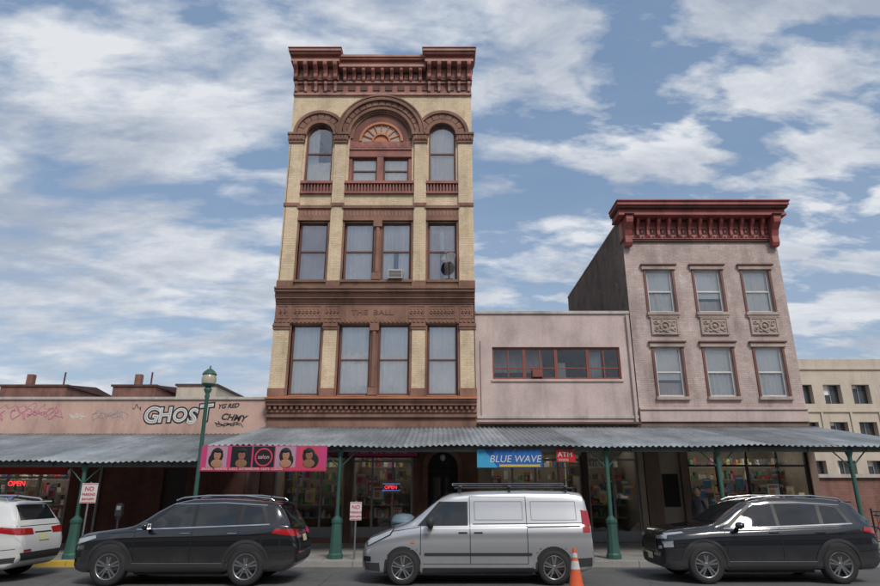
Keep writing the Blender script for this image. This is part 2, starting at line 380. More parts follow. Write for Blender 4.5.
D.box(CX-.13,CX+.13,Y-.02,Y+.2,13.85,15.02,1)
D.box(CX-CR,CX-CR+.13,Y+.05,Y+.2,13.85,15.02,1); D.box(CX+CR-.13,CX+CR,Y+.05,Y+.2,13.85,15.02,1)
D.ring(CX,15.8,.92,CR+.1,Y+.1,Y+.14,0,pi,28,5)
D.ring(CX,15.8,.82,.92,Y+.02,Y+.14,0,pi,28,2); D.ring(CX,15.8,.32,.38,Y+.04,Y+.14,0,pi,20,2)
for k in range(1,8):
    a=pi*k/8; D.cyl((CX+.35*cos(a),Y+.08,15.8+.35*sin(a)),(CX+.84*cos(a),Y+.08,15.8+.84*sin(a)),.025,n=6,m=2)
D.ring(CX,15.8,.0,.34,Y+.12,Y+.16,0,pi,16,2)
D.obj('brownstone_trim',T,[BROWN,CORN,ORNG,CORND,M('brownstone_voussoir',(.22,.115,.085),.85,0,.4,.2,.3,14),M('tympanum_dark_red',(.20,.075,.055),.7,0,.4,.3)],.012)
g=B(); g.ring(CX,15.8,.34,.84,Y+.12,Y+.13,0,pi,24); g.obj('lunette_glass',T,[plain('pale_art_glass',(.42,.33,.27),.2)])
text('THE  BALL',CX-.1,Y-.062,8.2,.28,M('name_letters',(.20,.11,.08),.8),T,'name_inscription',ext=.02,sx=1.25,align='CENTER')
K=B()
K.box(XL-.02,XR+.02,Y-.1,Y+.4,17.98,18.1,2)
K.box(XL-.01,XR+.01,Y-.05,Y+.4,18.1,18.55,0)
dent(K,XL+.1,XR-.1,.52,.3,Y-.09,Y-.04,18.2,18.45,1)
K.box(XL-.02,XR+.02,Y-.14,Y+.4,18.55,18.64,2)
K.box(XL-.01,XR+.01,Y-.08,Y+.4,18.64,19.3,1)
ends=[(XL-.05,-4.35),(-.6,XR+.05)]
for x0,x1 in ends:
    K.box(x0,x1,Y-.2,Y+.3,18.66,19.28,0)
    for i in range(5):
        xx=x0+.14+(x1-x0-.28)*i/4; bracket(K,xx,.17,Y-.2,.45,18.62,19.3,0)
        bracket(K,xx,.12,Y-.1,.16,18.12,18.56,2)
        if i<4: K.box(xx+.12,xx+.12+(x1-x0-.28)/4-.24,Y-.225,Y-.2,18.75,19.15,2)
    K.box(x0-.05,x1+.05,Y-.62,Y+.3,19.3,19.42,2); K.box(x0-.03,x1+.03,Y-.56,Y+.3,19.42,19.6,0)
    K.box(x0-.1,x1+.1,Y-.72,Y+.3,19.6,19.7,0); K.box(x0-.14,x1+.14,Y-.8,Y+.3,19.7,19.82,2); K.box(x0-.16,x1+.16,Y-.84,Y+.3,19.82,19.87,0)
    K.box(x0+.2,x1-.2,Y-.3,Y+.3,19.87,20.0,0)
n=9
for i in range(n):
    xx=-4.35+.25+(3.75-.5)*i/(n-1); bracket(K,xx,.14,Y-.08,.34,18.62,19.14,0)
    if i<n-1: K.box(xx+.11,xx+.3,Y-.10,Y-.08,18.75,19.0,2)
K.box(-4.34,-.61,Y-.46,Y+.28,19.14,19.26,2); K.box(-4.34,-.61,Y-.40,Y+.28,19.26,19.46,0); K.box(-4.34,-.61,Y-.52,Y+.28,19.46,19.56,0); K.box(-4.34,-.61,Y-.58,Y+.28,19.56,19.68,2); K.box(-4.34,-.61,Y-.3,Y+.28,19.68,19.8,0)
K.obj('roof_cornice',T,[CORN,CORND,CORNP],.012)
F=B();G=B();C=B()
for hs in (h2,h3):
    for (a,c,z0,z1) in hs:
        if c-a>2:
            sash(F,G,C,a+.003,CX-.14,z0,z1,Y+.13,.08,style='full',cm=0); sash(F,G,C,CX+.14,c-.003,z0,z1,Y+.13,.08,style='full' if hs is h2 else 'drape',cm=0)
        else: sash(F,G,C,a+.003,c-.003,z0,z1,Y+.13,.08,style=random.choice(['full','drape','full']))
sash(F,G,C,CX-CR+.13,CX-.13,13.85,15.02,Y+.12,.06,style='full',cm=0); sash(F,G,C,CX+.13,CX+CR-.13,13.85,15.02,Y+.12,.06,style='full',cm=0)
for c in sideC:
    F.box(c-SR,c-SR+.07,Y+.12,Y+.22,13.85,SSP); F.box(c+SR-.07,c+SR,Y+.12,Y+.22,13.85,SSP); F.box(c-SR+.07,c+SR-.07,Y+.12,Y+.22,13.85,13.95)
    F.ring(c,SSP,SR-.07,SR,Y+.12,Y+.22); F.box(c-SR+.07,c+SR-.07,Y+.12,Y+.2,15.2,15.27)
    pts=[(c-SR+.05,Y+.17,13.9),(c+SR-.05,Y+.17,13.9)]+[(c+(SR-.05)*cos(pi*i/20),Y+.17,SSP+(SR-.05)*sin(pi*i/20)) for i in range(21)]
    G.add(pts,[tuple(range(len(pts)))])
    curtain(C,c-SR,c+SR,13.85,15.1 if c>CX else 14.9,Y+.26,0,.015)
    curtain(C,c-SR,c+SR*(-.1 if c<CX else 1),14.9,16.7,Y+.32,0,.02)
F.obj('window_frames',T,[WOODF],.006); G.obj('window_panes',T,[GLASS]); C.obj('curtains',T,[CURT,CURTP])
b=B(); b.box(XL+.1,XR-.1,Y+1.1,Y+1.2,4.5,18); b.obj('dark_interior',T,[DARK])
b=B(); b.box(-2.0,-1.45,Y-.25,Y+.2,9.62,9.97)
for k in range(6): b.box(-1.97,-1.48,Y-.262,Y-.25,9.67+.045*k,9.685+.045*k,1)
b.obj('window_air_conditioner',T,[plain('ac_beige',(.42,.40,.36),.5),BLACK])
b=B(); b.lathe((0,0,0),[(.001,.0),(.12,.012),(.22,.045),(.29,.085),(.3,.085),(.22,.03),(.001,-.02)],24)
b.cyl((0,0,-.02),(0,0,-.25),.02); b.cyl((0,-.25,.03),(0,0,.33),.012); b.box(-.04,.04,-.04,.04,.31,.38)
o=b.obj('satellite_dish',T,[plain('dish_grey',(.2,.2,.21),.5)]); o.location=(.35,Y-.35,10.35); o.rotation_euler=(radians(60),0,radians(-25))
b=B(); b.cyl((.35,Y-.1,9.62),(.35,Y-.2,10.3),.02); b.box(.2,.5,Y-.12,Y+.05,9.6,9.64)
b.cyl((.5,Y-.11,9.6),(1.2,Y-.13,9.3),.012,n=6); b.cyl((1.3,Y-.13,9.3),(1.3,Y-.13,5.2),.012,n=6); b.cyl((-6.2,Y-.12,15.5),(-6.2,Y-.12,9.6),.01,n=6)
b.obj('dish_bracket',T,[BLACK])
# ---------------------------------------------------------------- shops
pal=[plain('goods_%d'%i,c,.6) for i,c in enumerate([(.5,.08,.07),(.08,.2,.42),(.6,.5,.15),(.62,.62,.58),(.1,.3,.15),(.5,.22,.35),(.55,.3,.12),(.15,.15,.16)])]
ROOMW=M('shop_wall',(.42,.37,.31),.9)
TUBE=plain('fluorescent_tube',(1,.93,.8),.5,emit=9)
def shop(par,x0,x1,z0,z1,nb,name,goods=True,frame=ALU,depth=3):
    F=B();G=B();R=B()
    n=nb; w=(x1-x0)/n; y=Y+.12
    F.box(x0,x1,y,y+.1,z0,z0+.35); F.box(x0,x1,y,y+.1,z1-.1,z1); F.box(x0,x1,y,y+.1,z1-.75,z1-.68)
    for i in range(n+1):
        xx=min(max(x0+i*w,x0+.035),x1-.035); F.box(xx-.035,xx+.035,y-.01,y+.11,z0,z1)
    G.quad((x0,y+.05,z0),(x1,y+.05,z0),(x1,y+.05,z1),(x0,y+.05,z1))
    yb=Y+depth
    R.quad((x0,yb,0),(x1,yb,0),(x1,yb,z1+.1),(x0,yb,z1+.1),0); R.quad((x0,Y+.2,z0-.01),(x1,Y+.2,z0-.01),(x1,yb,z0-.01),(x0,yb,z0-.01),0)
    R.quad((x0-.01,Y+.2,0),(x0-.01,yb,0),(x0-.01,yb,z1+.1),(x0-.01,Y+.2,z1+.1),0); R.quad((x1+.01,Y+.2,0),(x1+.01,yb,0),(x1+.01,yb,z1+.1),(x1+.01,Y+.2,z1+.1),0)
    R.quad((x0,Y+.2,z1+.05),(x1,Y+.2,z1+.05),(x1,yb,z1+.05),(x0,yb,z1+.05),0)
    R.box(x0+.4,x1-.4,Y+1.2,Y+1.28,z1-.12,z1-.07,1)
    if goods:
        for zz in (.9,1.35,1.8,2.25,2.7):
            if zz>z1-.4: continue
            R.box(x0+.1,x1-.1,Y+1.6,Y+1.95,zz-.03,zz,0)
            xx=x0+.15
            while xx<x1-.3:
                ww=random.uniform(.05,.16); hh=random.uniform(.1,.34)
                if random.random()<.8: R.box(xx,xx+ww,Y+1.65,Y+1.85,zz,zz+hh,random.choice([2,3,4,5,5,6,7,8,9,9,9]))
                xx+=ww+.02
    F.obj(name+'_frame',par,[frame],.005); G.obj(name+'_glass',par,[SHOPG]); R.obj(name+'_interior',par,[ROOMW,TUBE]+pal)
WHT=plain('white_lettering',(.62,.61,.58),.5); REDT=plain('red_lettering',(.5,.03,.03),.5); PINK=plain('magenta_print',(.52,.05,.17),.5)
NEON=plain('neon_red',(1,.05,.06),.5,emit=1.6); NEONB=plain('neon_blue',(.12,.25,.9),.5,emit=1)
shop(T,-5.85,-3.35,.3,3.55,3,'salon_window'); shop(T,-3.1,-.95,.3,3.55,3,'salon_door',goods=True)
b=B(); b.box(-3.3,-.75,Y-.1,Y-.01,2.95,3.5,0); b.box(-3.25,-.8,Y-.115,Y-.1,3.0,3.45,1); b.obj('salon_fascia_sign',T,[BLACK,PINK],.01)
text('HAIR  BRAIDING',-3.15,Y-.12,3.1,.27,WHT,T,'fascia_text')
b=B(); b.box(-5.9,-3.35,Y-.1,Y-.01,2.95,3.5,0); b.box(-5.85,-3.4,Y-.115,Y-.1,3.0,3.45,1); b.obj('salon_fascia_sign_b',T,[BLACK,plain('dark_magenta',(.25,.03,.1),.5)],.01)
text('OPEN',-1.95,Y+.10,1.9,.17,NEON,T,'neon_open_sign'); b=B()
for a in ((-2.02,-1.4,1.84,1.855),(-2.02,-1.4,2.06,2.075)): b.box(a[0],a[1],Y+.09,Y+.11,a[2],a[3])
b.obj('neon_border',T,[NEONB])
def posters(par,x0,x1,za,zb,n,skip=None):
    b=B(); k=0
    for i in range(n):
        w=random.uniform(.2,.42); h=random.uniform(.25,.5); xx=random.uniform(x0,x1-w); zz=random.uniform(za,zb)
        if skip and xx+w>skip[0] and xx<skip[1]: continue
        yy=Y+.14-.002*k; k+=1; c=random.randint(0,7); c2=(c+3)%8
        b.box(xx,xx+w,yy-.001,yy,zz,zz+h,c); b.box(xx+w*.1,xx+w*.9,yy-.0018,yy-.001,zz+h*.72,zz+h*.9,3 if c!=3 else 0); b.box(xx+w*.15,xx+w*.6,yy-.0018,yy-.001,zz+h*.15,zz+h*.6,c2)
    b.obj('window_posters',par,pal)
posters(T,-5.8,-1.0,.9,2.3,16,(-3.4,-3.05))
b=B(); b.box(-.42,.62,Y+.25,Y+.32,.15,3.1,0)
for (a,c) in ((-.36,.08),(.12,.56)):
    b.box(a,c,Y+.22,Y+.25,.25,2.4,0); b.box(a+.06,c-.06,Y+.21,Y+.22,1.2,2.3,1); b.box(a+.06,c-.06,Y+.20,Y+.22,.4,1.05,0)
b.box(-.42,.62,Y+.18,Y+.3,2.45,2.58,0)
b.obj('entrance_door',T,[BLACK,plain('door_glass',(.02,.022,.025),.05)],.01)
b=B(); b.ring(.1,2.62,.52,.72,Y-.12,Y+.02,0,pi,24,0); b.box(-.62,-.42,Y-.12,Y+.02,.15,2.62,0); b.box(.62,.82,Y-.12,Y+.02,.15,2.62,0)
b.ell((.1,Y-.18,2.95),.1,.1,.12,12,1); b.cyl((.1,Y,3.1),(.1,Y-.18,3.07),.02,m=2)
b.obj('entrance_arch',T,[BROWN,plain('lamp_globe',(.6,.58,.52),.3),BLACK],.01)
# ================================================================ low stucco building (middle)
E2=empty('stucco_building'); xa,xb=1.333,7.2
W=B(); hs=[(1.95,6.72,5.76,6.97)]; g=[(1.75,5.0,.3,3.6),(5.2,7.0,.15,3.6)]
wall(W,xa,xb,0,4.2,Y+.03,.3,g,1); wall(W,xa,xb,4.2,8.25,Y+.03,.25,hs,0)
W.quad((xa,Y+.03,8.2),(xb,Y+.03,8.2),(xb,40,8.2),(xa,40,8.2),2); W.box(xa,xb,39.8,40,0,8.2,0)
W.obj('walls',E2,[STUC,M('beige_shopfront',(.46,.38,.28),.8,0,.25,.3),M('roof_felt',(.1,.1,.1),.9)])
D=B(); D.box(xa+.003,xb-.003,Y-.04,Y+.35,8.25,8.36,0); D.box(xa+.003,xb-.003,Y-.02,Y+.05,4.32,4.42,0); D.box(1.9,6.77,Y-.03,Y+.05,5.66,5.75,2)
D.box(xa+.003,xb-.003,Y-.22,Y+.03,4.1,4.18,1)
D.box(5.0,5.2,Y-.02,Y+.1,.15,3.6,1)
D.cyl((xb-.12,Y-.05,4.2),(xb-.12,Y-.05,8.2),.045,n=10,m=2); D.cyl((1.5,Y+.01,4.4),(1.5,Y+.01,7.2),.012,n=6,m=1)
D.obj('coping_and_sills',E2,[COPE,CORND,STUC],.01)
F=B();G=B();C=B()
cuts=[1.95,3.14,4.33,5.52,6.72]
for i in range(4):
    a,c=cuts[i],cuts[i+1]; y=Y+.12
    F.box(a,a+.06,y,y+.1,5.76,6.97); F.box(c-.06,c,y,y+.1,5.76,6.97); F.box(a+.06,c-.06,y,y+.1,5.76,5.83); F.box(a+.06,c-.06,y,y+.1,6.9,6.97)
    if i in (0,1,3): F.box((a+c)/2-.025,(a+c)/2+.025,y+.01,y+.09,5.83,6.9)
    F.box(a+.06,c-.06,y+.02,y+.08,6.17,6.21)
    G.quad((a,y+.05,5.78),(c,y+.05+random.uniform(-.03,.03),5.78),(c,y+.05+random.uniform(-.03,.03),6.95),(a,y+.05,6.95))
F.box(3.42,3.8,Y-.0,Y+.3,5.84,6.12,0)
curtain(C,2.0,3.9,6.1,6.97,Y+.6,1,.01); curtain(C,5.6,6.1,5.76,6.9,Y+.5,0,.02); curtain(C,4.4,4.8,5.76,6.5,Y+.7,0,.02)
F.obj('strip_window_frame',E2,[REDF],.006); G.obj('strip_window_panes',E2,[glassm('strip_glass',.06)]); C.obj('blinds',E2,[CURT,CURTP])
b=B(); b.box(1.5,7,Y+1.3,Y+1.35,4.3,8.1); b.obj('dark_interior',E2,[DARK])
shop(E2,1.75,5.0,.3,3.6,4,'store_window'); shop(E2,5.2,7.0,.15,3.6,2,'store_door'); posters(E2,1.8,4.95,1.0,2.5,12); posters(E2,5.25,6.9,1.4,2.5,5)
b=B(); b.box(1.75,5.0,Y-.06,Y+.025,3.05,3.6,0); b.obj('store_fascia',E2,[M('tan_board',(.5,.38,.2),.7)])
text('PHONES   REPAIR',3.0,Y-.07,3.12,.2,plain('orange_lettering',(.6,.2,.05),.5),E2,'store_lettering')
# ================================================================ right building
E3=empty('pink_brick_building'); xa,xb=7.23,13.3
W=B(); wc=[8.5,10.38,12.26]; ww=.5
hs=[(c-ww,c+ww,8.3,10.03) for c in wc]+[(c-ww,c+ww,5.1,6.95) for c in wc]
g=[(8.75,13.05,.35,3.4),(7.75,8.5,.15,3.2)]
wall(W,xa,xb,0,4.2,Y-.0,.3,g,1); wall(W,xa,xb,4.2,11.6,Y,.22,hs,0)
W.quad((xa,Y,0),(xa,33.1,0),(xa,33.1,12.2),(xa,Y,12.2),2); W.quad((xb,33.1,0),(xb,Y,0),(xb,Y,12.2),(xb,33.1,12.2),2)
W.quad((xa,33.1,0),(xb,33.1,0),(xb,33.1,12.2),(xa,33.1,12.2),2); W.quad((xa,Y,12),(xb,Y,12),(xb,33.1,12),(xa,33.1,12),3)
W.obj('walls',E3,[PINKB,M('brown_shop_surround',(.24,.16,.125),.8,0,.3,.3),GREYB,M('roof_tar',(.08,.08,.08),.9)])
D=B()
D.box(xa-.02,xa+.28,Y+.1,33.1,12.2,12.3,0)
D.box(xa,xb,Y-.08,Y+.02,4.2,4.62,1); D.box(xa,xb,Y-.14,Y+.02,4.62,4.7,1)
D.cyl((xa+.25,Y+.6,12.2),(xa+.25,Y+.6,12.95),.06,m=0); D.cyl((xa+1.0,Y+1.2,12),(xa+1.0,Y+1.2,13.2),.05,m=0)
for c in wc:
    for z0,z1 in ((8.3,10.03),(5.1,6.95)):
        D.box(c-ww-.12,c+ww+.12,Y-.12,Y+.02,z0-.12,z0,0)
        D.box(c-ww-.16,c+ww+.16,Y-.10,Y+.02,z1,z1+.16,0); D.box(c-ww-.2,c+ww+.2,Y-.16,Y+.02,z1+.16,z1+.22,2)
        D.box(c-ww-.1,c-ww-.0,Y-.04,Y+.02,z0,z1,2); D.box(c+ww,c+ww+.1,Y-.04,Y+.02,z0,z1,2)
    z0,z1=7.42,8.1
    D.box(c-.52,c+.52,Y-.05,Y+.02,z0,z1,0); D.box(c-.58,c+.58,Y-.09,Y+.02,z1,z1+.06,0)
    D.box(c-.52,c+.52,Y-.08,Y-.05,z0,z0+.06); D.box(c-.52,c+.52,Y-.08,Y-.05,z1-.06,z1); D.box(c-.52,c-.45,Y-.08,Y-.05,z0+.06,z1-.06); D.box(c+.45,c+.52,Y-.08,Y-.05,z0+.06,z1-.06)
    D.ring(c,7.76,.13,.2,Y-.1,Y-.05,0,2*pi,20); D.ell((c,Y-.07,7.76),.08,.05,.08,10)
    for k in range(8):
        a=2*pi*k/8+.2; D.ell((c+.31*cos(a),Y-.06,7.76+.22*sin(a)),.075,.04,.05,8)
    for sx in (-1,1):
        D.ring(c+sx*.34,7.62,.04,.07,Y-.085,Y-.05,0,2*pi,10); D.ring(c+sx*.34,7.9,.04,.07,Y-.085,Y-.05,0,2*pi,10)
D.obj('stone_trim',E3,[STONE,STUC,WOODF],.01)
K=B()
K.box(xa-.03,xb+.03,Y-.10,Y+.3,11.2,11.28,1); K.box(xa-.03,xb+.03,Y-.14,Y+.3,11.28,11.34,0)
K.box(xa-.02,xb+.02,Y-.06,Y+.3,11.34,12.08,3)
n=15
for i in range(n):
    xx=xa+.16+(xb-xa-.32)*i/(n-1)
    if i in(0,n-1): bracket(K,xx,.28,Y-.06,.6,10.95,12.1,0); K.box(xx-.18,xx+.18,Y-.75,Y+.1,12.1,12.16,1)
    else: bracket(K,xx,.12,Y-.06,.36,11.36,12.1,0)
    if i<n-1:
        K.box(xx+.1,xx+.31,Y-.10,Y-.06,11.86,12.06,0); K.box(xx+.12,xx+.29,Y-.085,Y-.06,11.5,11.74,1)
        K.ell((xx+.205,Y-.09,11.62),.05,.03,.07,8,3)
dent(K,xa,xb,.14,.07,Y-.16,Y-.06,11.345,11.41,0)
for h0,h1,p,mm in ((12.1,12.2,.62,0),(12.2,12.38,.56,0),(12.38,12.46,.72,1),(12.46,12.6,.8,0),(12.6,12.66,.86,0)):
    K.box(xa-p*.4,xb+p*.4,Y-p,Y+.4,h0,h1,mm)
K.obj('roof_cornice',E3,[MAROON,CORND,CORNP,M('cornice_salmon_panel',(.50,.24,.20),.6,0,.3,.3)],.012)
F=B();G=B();C=B()
for i,(a,c,z0,z1) in enumerate(hs):
    sash(F,G,C,a+.002,c-.002,z0,z1,Y+.08,.065,style=['half','blind','full','blind','half','half'][i],cm=0)
F.obj('window_frames',E3,[WHF],.006); G.obj('window_panes',E3,[glassm('right_glass',.12,(.97,.98,.98))]); C.obj('curtains',E3,[CURT,CURTP])
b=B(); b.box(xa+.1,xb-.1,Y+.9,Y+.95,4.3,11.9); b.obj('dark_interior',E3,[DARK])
shop(E3,8.75,13.05,.35,3.4,4,'travel_shop',frame=BLACK)
b=B(); b.box(7.75,8.5,Y+.15,Y+.2,.15,3.2,0); b.box(7.85,8.4,Y+.12,Y+.15,1.3,2.4,1); b.obj('side_door',E3,[M('beige_door',(.42,.35,.27),.6),plain('sd_glass',(.03,.03,.035),.08)],.01)
for k,(s,x,z,sz,mt) in enumerate([('CARDS',9.0,2.7,.14,WHT),('GIFTS',10.0,2.72,.14,REDT),('TRAVEL SERVICE',11.05,2.78,.2,WHT),('MONEY ORDERS',11.1,2.5,.15,WHT),('PASSPORTS',11.15,2.22,.2,REDT),('OPEN 7 DAYS',11.2,1.95,.14,WHT)]):
    text(s,x,Y+.1,z,sz,mt,E3,'window_lettering_%d'%k)
posters(E3,8.85,12.9,1.0,2.1,14)
# ================================================================ left low building
E4=empty('salmon_shop_building'); xa,xb=-30,-6.275
W=B(); wall(W,xa,xb,0,3.7,Y+.05,.3,[(-17.5,-13.0,.3,3.0),(-9.75,-8.9,.15,2.6)],1); wall(W,xa,xb,3.7,5.0,Y+.05,.2,[],0)
W.quad((xa,Y+.05,4.8),(xb,Y+.05,4.8),(xb,40,4.8),(xa,40,4.8),2); W.obj('walls',E4,[SALM,DKB,M('flat_roof',(.12,.12,.12),.9)])
D=B(); D.box(xa,xb-.003,Y-.02,Y+.4,5.0,5.1,0); D.box(xb-.5,xb-.04,Y-.06,Y+.04,.15,3.8,1)
D.box(-9.8,-8.85,Y+.2,Y+.24,.15,2.6,2); D.cyl((-11.9,Y-.02,.2),(-11.9,Y-.02,3.7),.05,m=3)
D.obj('coping_and_piers',E4,[COPE,M('pink_pier',(.46,.31,.27),.8,0,.3,.3),plain('steel_door',(.07,.06,.055),.5),ALU],.008)
shop(E4,-17.5,-13.0,.3,3.0,4,'grocery_window')
b=B(); b.prism([(Y+.03,3.0),(Y-.75,2.6),(Y-.75,2.36),(Y-.7,2.36),(Y-.7,2.5),(Y+.03,2.9)],-17.6,-12.7,0); b.obj('red_awning',E4,[plain('red_awning_cloth',(.5,.04,.04),.8)])
text('OPEN',-15.2,Y+.1,2.0,.24,NEON,E4,'neon_open'); text('LOTTO  ATM',-15.9,Y+.1,1.5,.18,NEONB,E4,'neon_lotto')
posters(E4,-16.8,-13.2,.8,1.7,9)
GB=plain('spray_black',(.02,.02,.022),.7); GW=plain('spray_white',(.66,.63,.6),.7); GP=plain('spray_pink',(.5,.2,.26),.8); GG=plain('spray_grey',(.28,.28,.29),.8)
gx=-10.78
for i,(ch,s,r,dz,wd) in enumerate([('G',.80,.10,.02,.62),('H',.72,-.06,.0,.56),('O',.66,.05,.04,.60),('S',.76,.08,-.03,.50),('T',.82,-.10,.04,.5)]):
    for k,(mt,of,dy) in enumerate(((GB,.075,.046),(GW,.022,.040),(GG,-.024,.034))):
        text(ch,gx,Y+dy,4.2+dz,s,mt,E4,'graffiti_letter_%d_%d'%(i,k),shear=.12,sx=.95,off=of,ext=.0015+.0002*i,roll=r)
    gx+=wd*.9
text('YG RED',-8.1,Y+.045,4.68,.22,GB,E4,'graffiti_tag',shear=.4,off=.008,ext=.002,roll=-.06); text('CHMY',-7.95,Y+.045,4.3,.32,GB,E4,'graffiti_tag_b',shear=.3,off=.01,ext=.002,roll=.1)
def scribble(name,x0,x1,z,amp,mt,seed,wd=.018):
    rr=random.Random(seed); b=B(); n=int((x1-x0)/.03); pts=[]
    f1,f2=rr.uniform(7,10),rr.uniform(15,22)
    for i in range(n+1):
        t=i/n; x=x0+(x1-x0)*t+.12*sin(f2*t*3); zz=z+amp*sin(f1*t*5+rr.random()*.2)*(.6+.4*sin(t*9))+.06*sin(f2*t*6)
        pts.append((x,zz))
    for (a,c) in zip(pts[:-1],pts[1:]): b.cyl((a[0],Y+.05,a[1]),(c[0],Y+.05,c[1]),wd,n=5)
    b.obj(name,E4,[mt])
scribble('graffiti_scrawl_a',-17.8,-15.8,4.5,.2,GP,3); scribble('graffiti_scrawl_b',-15.6,-13.7,4.52,.2,GP,5); scribble('graffiti_scrawl_c',-13.4,-12.9,4.4,.12,GW,6,.01)
scribble('graffiti_scrawl_d',-17.3,-14.2,4.75,.09,GP,11,.010); scribble('graffiti_scrawl_e',-12.6,-11.4,4.45,.16,GG,9,.010); scribble('graffiti_scrawl_f',-8.1,-7.2,4.12,.06,GB,12,.012); scribble('graffiti_scrawl_g',-11.2,-10.9,4.7,.1,GB,14,.012)
# ================================================================ canopies
def canopy(name,x0,x1,y0,z0,y1,z1,posts,pitch=.16):
    e=empty(name); b=B(); n=int((x1-x0)/(pitch/6)); rows=6; vs=[];fs=[]
    for j in range(rows+1):
        t=j/rows
        for i in range(n+1):
            x=x0+(x1-x0)*i/n
            sag=.02*sin(x*.9)+.012*sin(x*2.3+1)
            yy=y0+(y1-y0)*t - (.05*(1-t) if int((x-x0)/1.95)%2 else 0)
            vs.append((x,yy,z0+(z1-z0)*t+.022*sin(2*pi*(x-x0)/pitch)+sag*(1-t)))
    for j in range(rows):
        for i in range(n): fs.append((j*(n+1)+i,j*(n+1)+i+1,(j+1)*(n+1)+i+1,(j+1)*(n+1)+i))
    b.add(vs,fs,0,True)
    o=b.obj('corrugated_sheets',e,[CORR]); sd=o.modifiers.new('s','SOLIDIFY'); sd.thickness=.006
    f=B(); f.box(x0+.05,x1-.05,y0+.22,y0+.34,z0-.14,z0-.005)
    x=x0+.3
    while x<x1:
        f.prism([(y0+.15,z0-.03-.02),(y1,z1-.07),(y1,z1-.17),(y0+.15,z0-.13)],x,x+.06); x+=1.6
    f.box(x0,x1,y1-.1,y1-.02,z1-.2,z1-.05)
    f.obj('frame_beams',e,[M(name+'_steel',(.17,.19,.18),.6,0,.3,.3)])
    for px in posts:
        p=B(); zt=z0-.02; py=y0+.28
        p.cyl((px,py,.15),(px,py,zt),.055,n=14)
        p.lathe((px,py,.15),[(.20,0),(.20,.10),(.17,.14),(.145,.5),(.13,.85),(.15,.88),(.15,.95),(.10,1.0),(.055,1.05)],10,smooth=False)
        p.lathe((px,py,zt-.25),[(.055,0),(.09,.1),(.11,.2),(.05,.25)],12)
        p.cyl((px,py,zt-.55),(px+.5,py,zt-.05),.018,n=8); p.cyl((px,py,zt-.55),(px-.5,py,zt-.05),.018,n=8)
        p.obj('post',e,[GREEN])
    return e
canopy('sidewalk_canopy',-6.3,13.5,17.0,2.98,Y-.02,4.02,[-2.72,4.52,7.55,11.15])
canopy('sidewalk_canopy',-30,-6.55,17.0,2.58,Y,3.78,[-9.6,-14.5,-20])
# ---------------------------------------------------------------- signs hanging
e=empty('hair_salon_banner'); b=B(); x0,x1=-6.38,-3.02; b.box(x0,x1,16.93,16.96,2.32,2.98,0); b.box(x0+.02,x1-.02,16.922,16.93,2.34,2.42,1)
b.box(-4.98,-4.42,16.921,16.93,2.42,2.96,2); b.ring(-4.7,2.68,.2,.24,16.912,16.921,0,2*pi,24,1)
for i,c in enumerate((-5.95,-5.3,-4.12,-3.5)):
    b.box(c-.27,c+.27,16.921,16.93,2.42,2.96,[5,2,5,1][i])
    b.ell((c,16.921,2.72),.17,.006,.21,16,2); b.ell((c-.05+.05*i,16.921,2.6),.17,.006,.2,14,2); b.ell((c+.01,16.914,2.73),.095,.006,.125,16,3+(i%2)); b.ell((c+.01,16.916,2.52),.16,.005,.11,14,3+(i%2)); b.ell((c+.03-.02*i,16.909,2.84),.12,.005,.05,12,2)
    b.ell((c+.01,16.907,2.67),.03,.002,.012,8,1); b.ell((c-.03,16.907,2.745),.016,.002,.008,6,2); b.ell((c+.05,16.907,2.745),.016,.002,.008,6,2)
b.obj('banner_print',e,[PINK,plain('banner_red',(.55,.05,.1),.5),BLACK,plain('skin_a',(.38,.19,.11),.6),plain('skin_b',(.24,.11,.06),.6),plain('banner_lilac',(.42,.25,.33),.5)])
text('salon',-4.7,16.918,2.64,.15,plain('pinkw',(.7,.35,.45),.5),e,'text',align='CENTER'); text('BRAIDS  WEAVES  LOCS  EXTENSIONS  CUTS  COLOR',-6.32,16.918,2.35,.085,WHT,e,'text2',sx=1.05)
e=empty('blue_shop_sign'); b=B(); b.box(1.0,2.75,17.16,17.2,2.42,2.9,0); b.prismy([(1.0,2.42),(1.55,2.42),(1.2,2.9),(1.0,2.9)],17.15,17.16,1); b.box(1.6,2.7,17.155,17.16,2.44,2.5,2); b.obj('board',e,[plain('sign_blue',(.02,.13,.42),.4),plain('sign_cyan',(.05,.35,.6),.4),plain('sign_yellow',(.6,.45,.05),.4)],.003)
text('BLUE WAVE',1.33,17.15,2.56,.26,WHT,e,'text',shear=.2)
e=empty('atm_sign'); b=B(); b.box(3.15,3.66,17.16,17.2,2.56,2.9,0); b.cyl((3.25,17.18,2.9),(3.25,17.18,3.0),.008); b.cyl((3.55,17.18,2.9),(3.55,17.18,3.0),.008); b.obj('board',e,[plain('sign_red',(.5,.02,.02),.4)],.005)
text('ATM',3.18,17.155,2.7,.18,WHT,e,'text',sx=1.1); text('INSIDE',3.2,17.155,2.59,.09,WHT,e,'text2')
def smallsign(name,x,y,zt,w,h,pole=True):
    e=empty(name); b=B()
    if pole: b.cyl((x,y,.15),(x,y,zt+.03),.025,n=8)
    b.box(x-w/2,x+w/2,y-.035,y-.028,zt-h,zt,1); b.box(x-w/2+.015,x+w/2-.015,y-.037,y-.035,zt-h+.015,zt-h+.03,2); b.box(x-w/2+.015,x+w/2-.015,y-.037,y-.035,zt-.03,zt-.015,2)
    b.obj('plate',e,[ALU,plain('sign_white',(.66,.58,.58),.4),REDT])
    text('NO',x,y-.04,zt-h*.38,h*.3,REDT,e,'text',align='CENTER'); text('PARKING',x,y-.04,zt-h*.62,h*.17,REDT,e,'text2',align='CENTER'); text('8AM-6PM',x,y-.04,zt-h*.85,h*.16,REDT,e,'text3',align='CENTER')
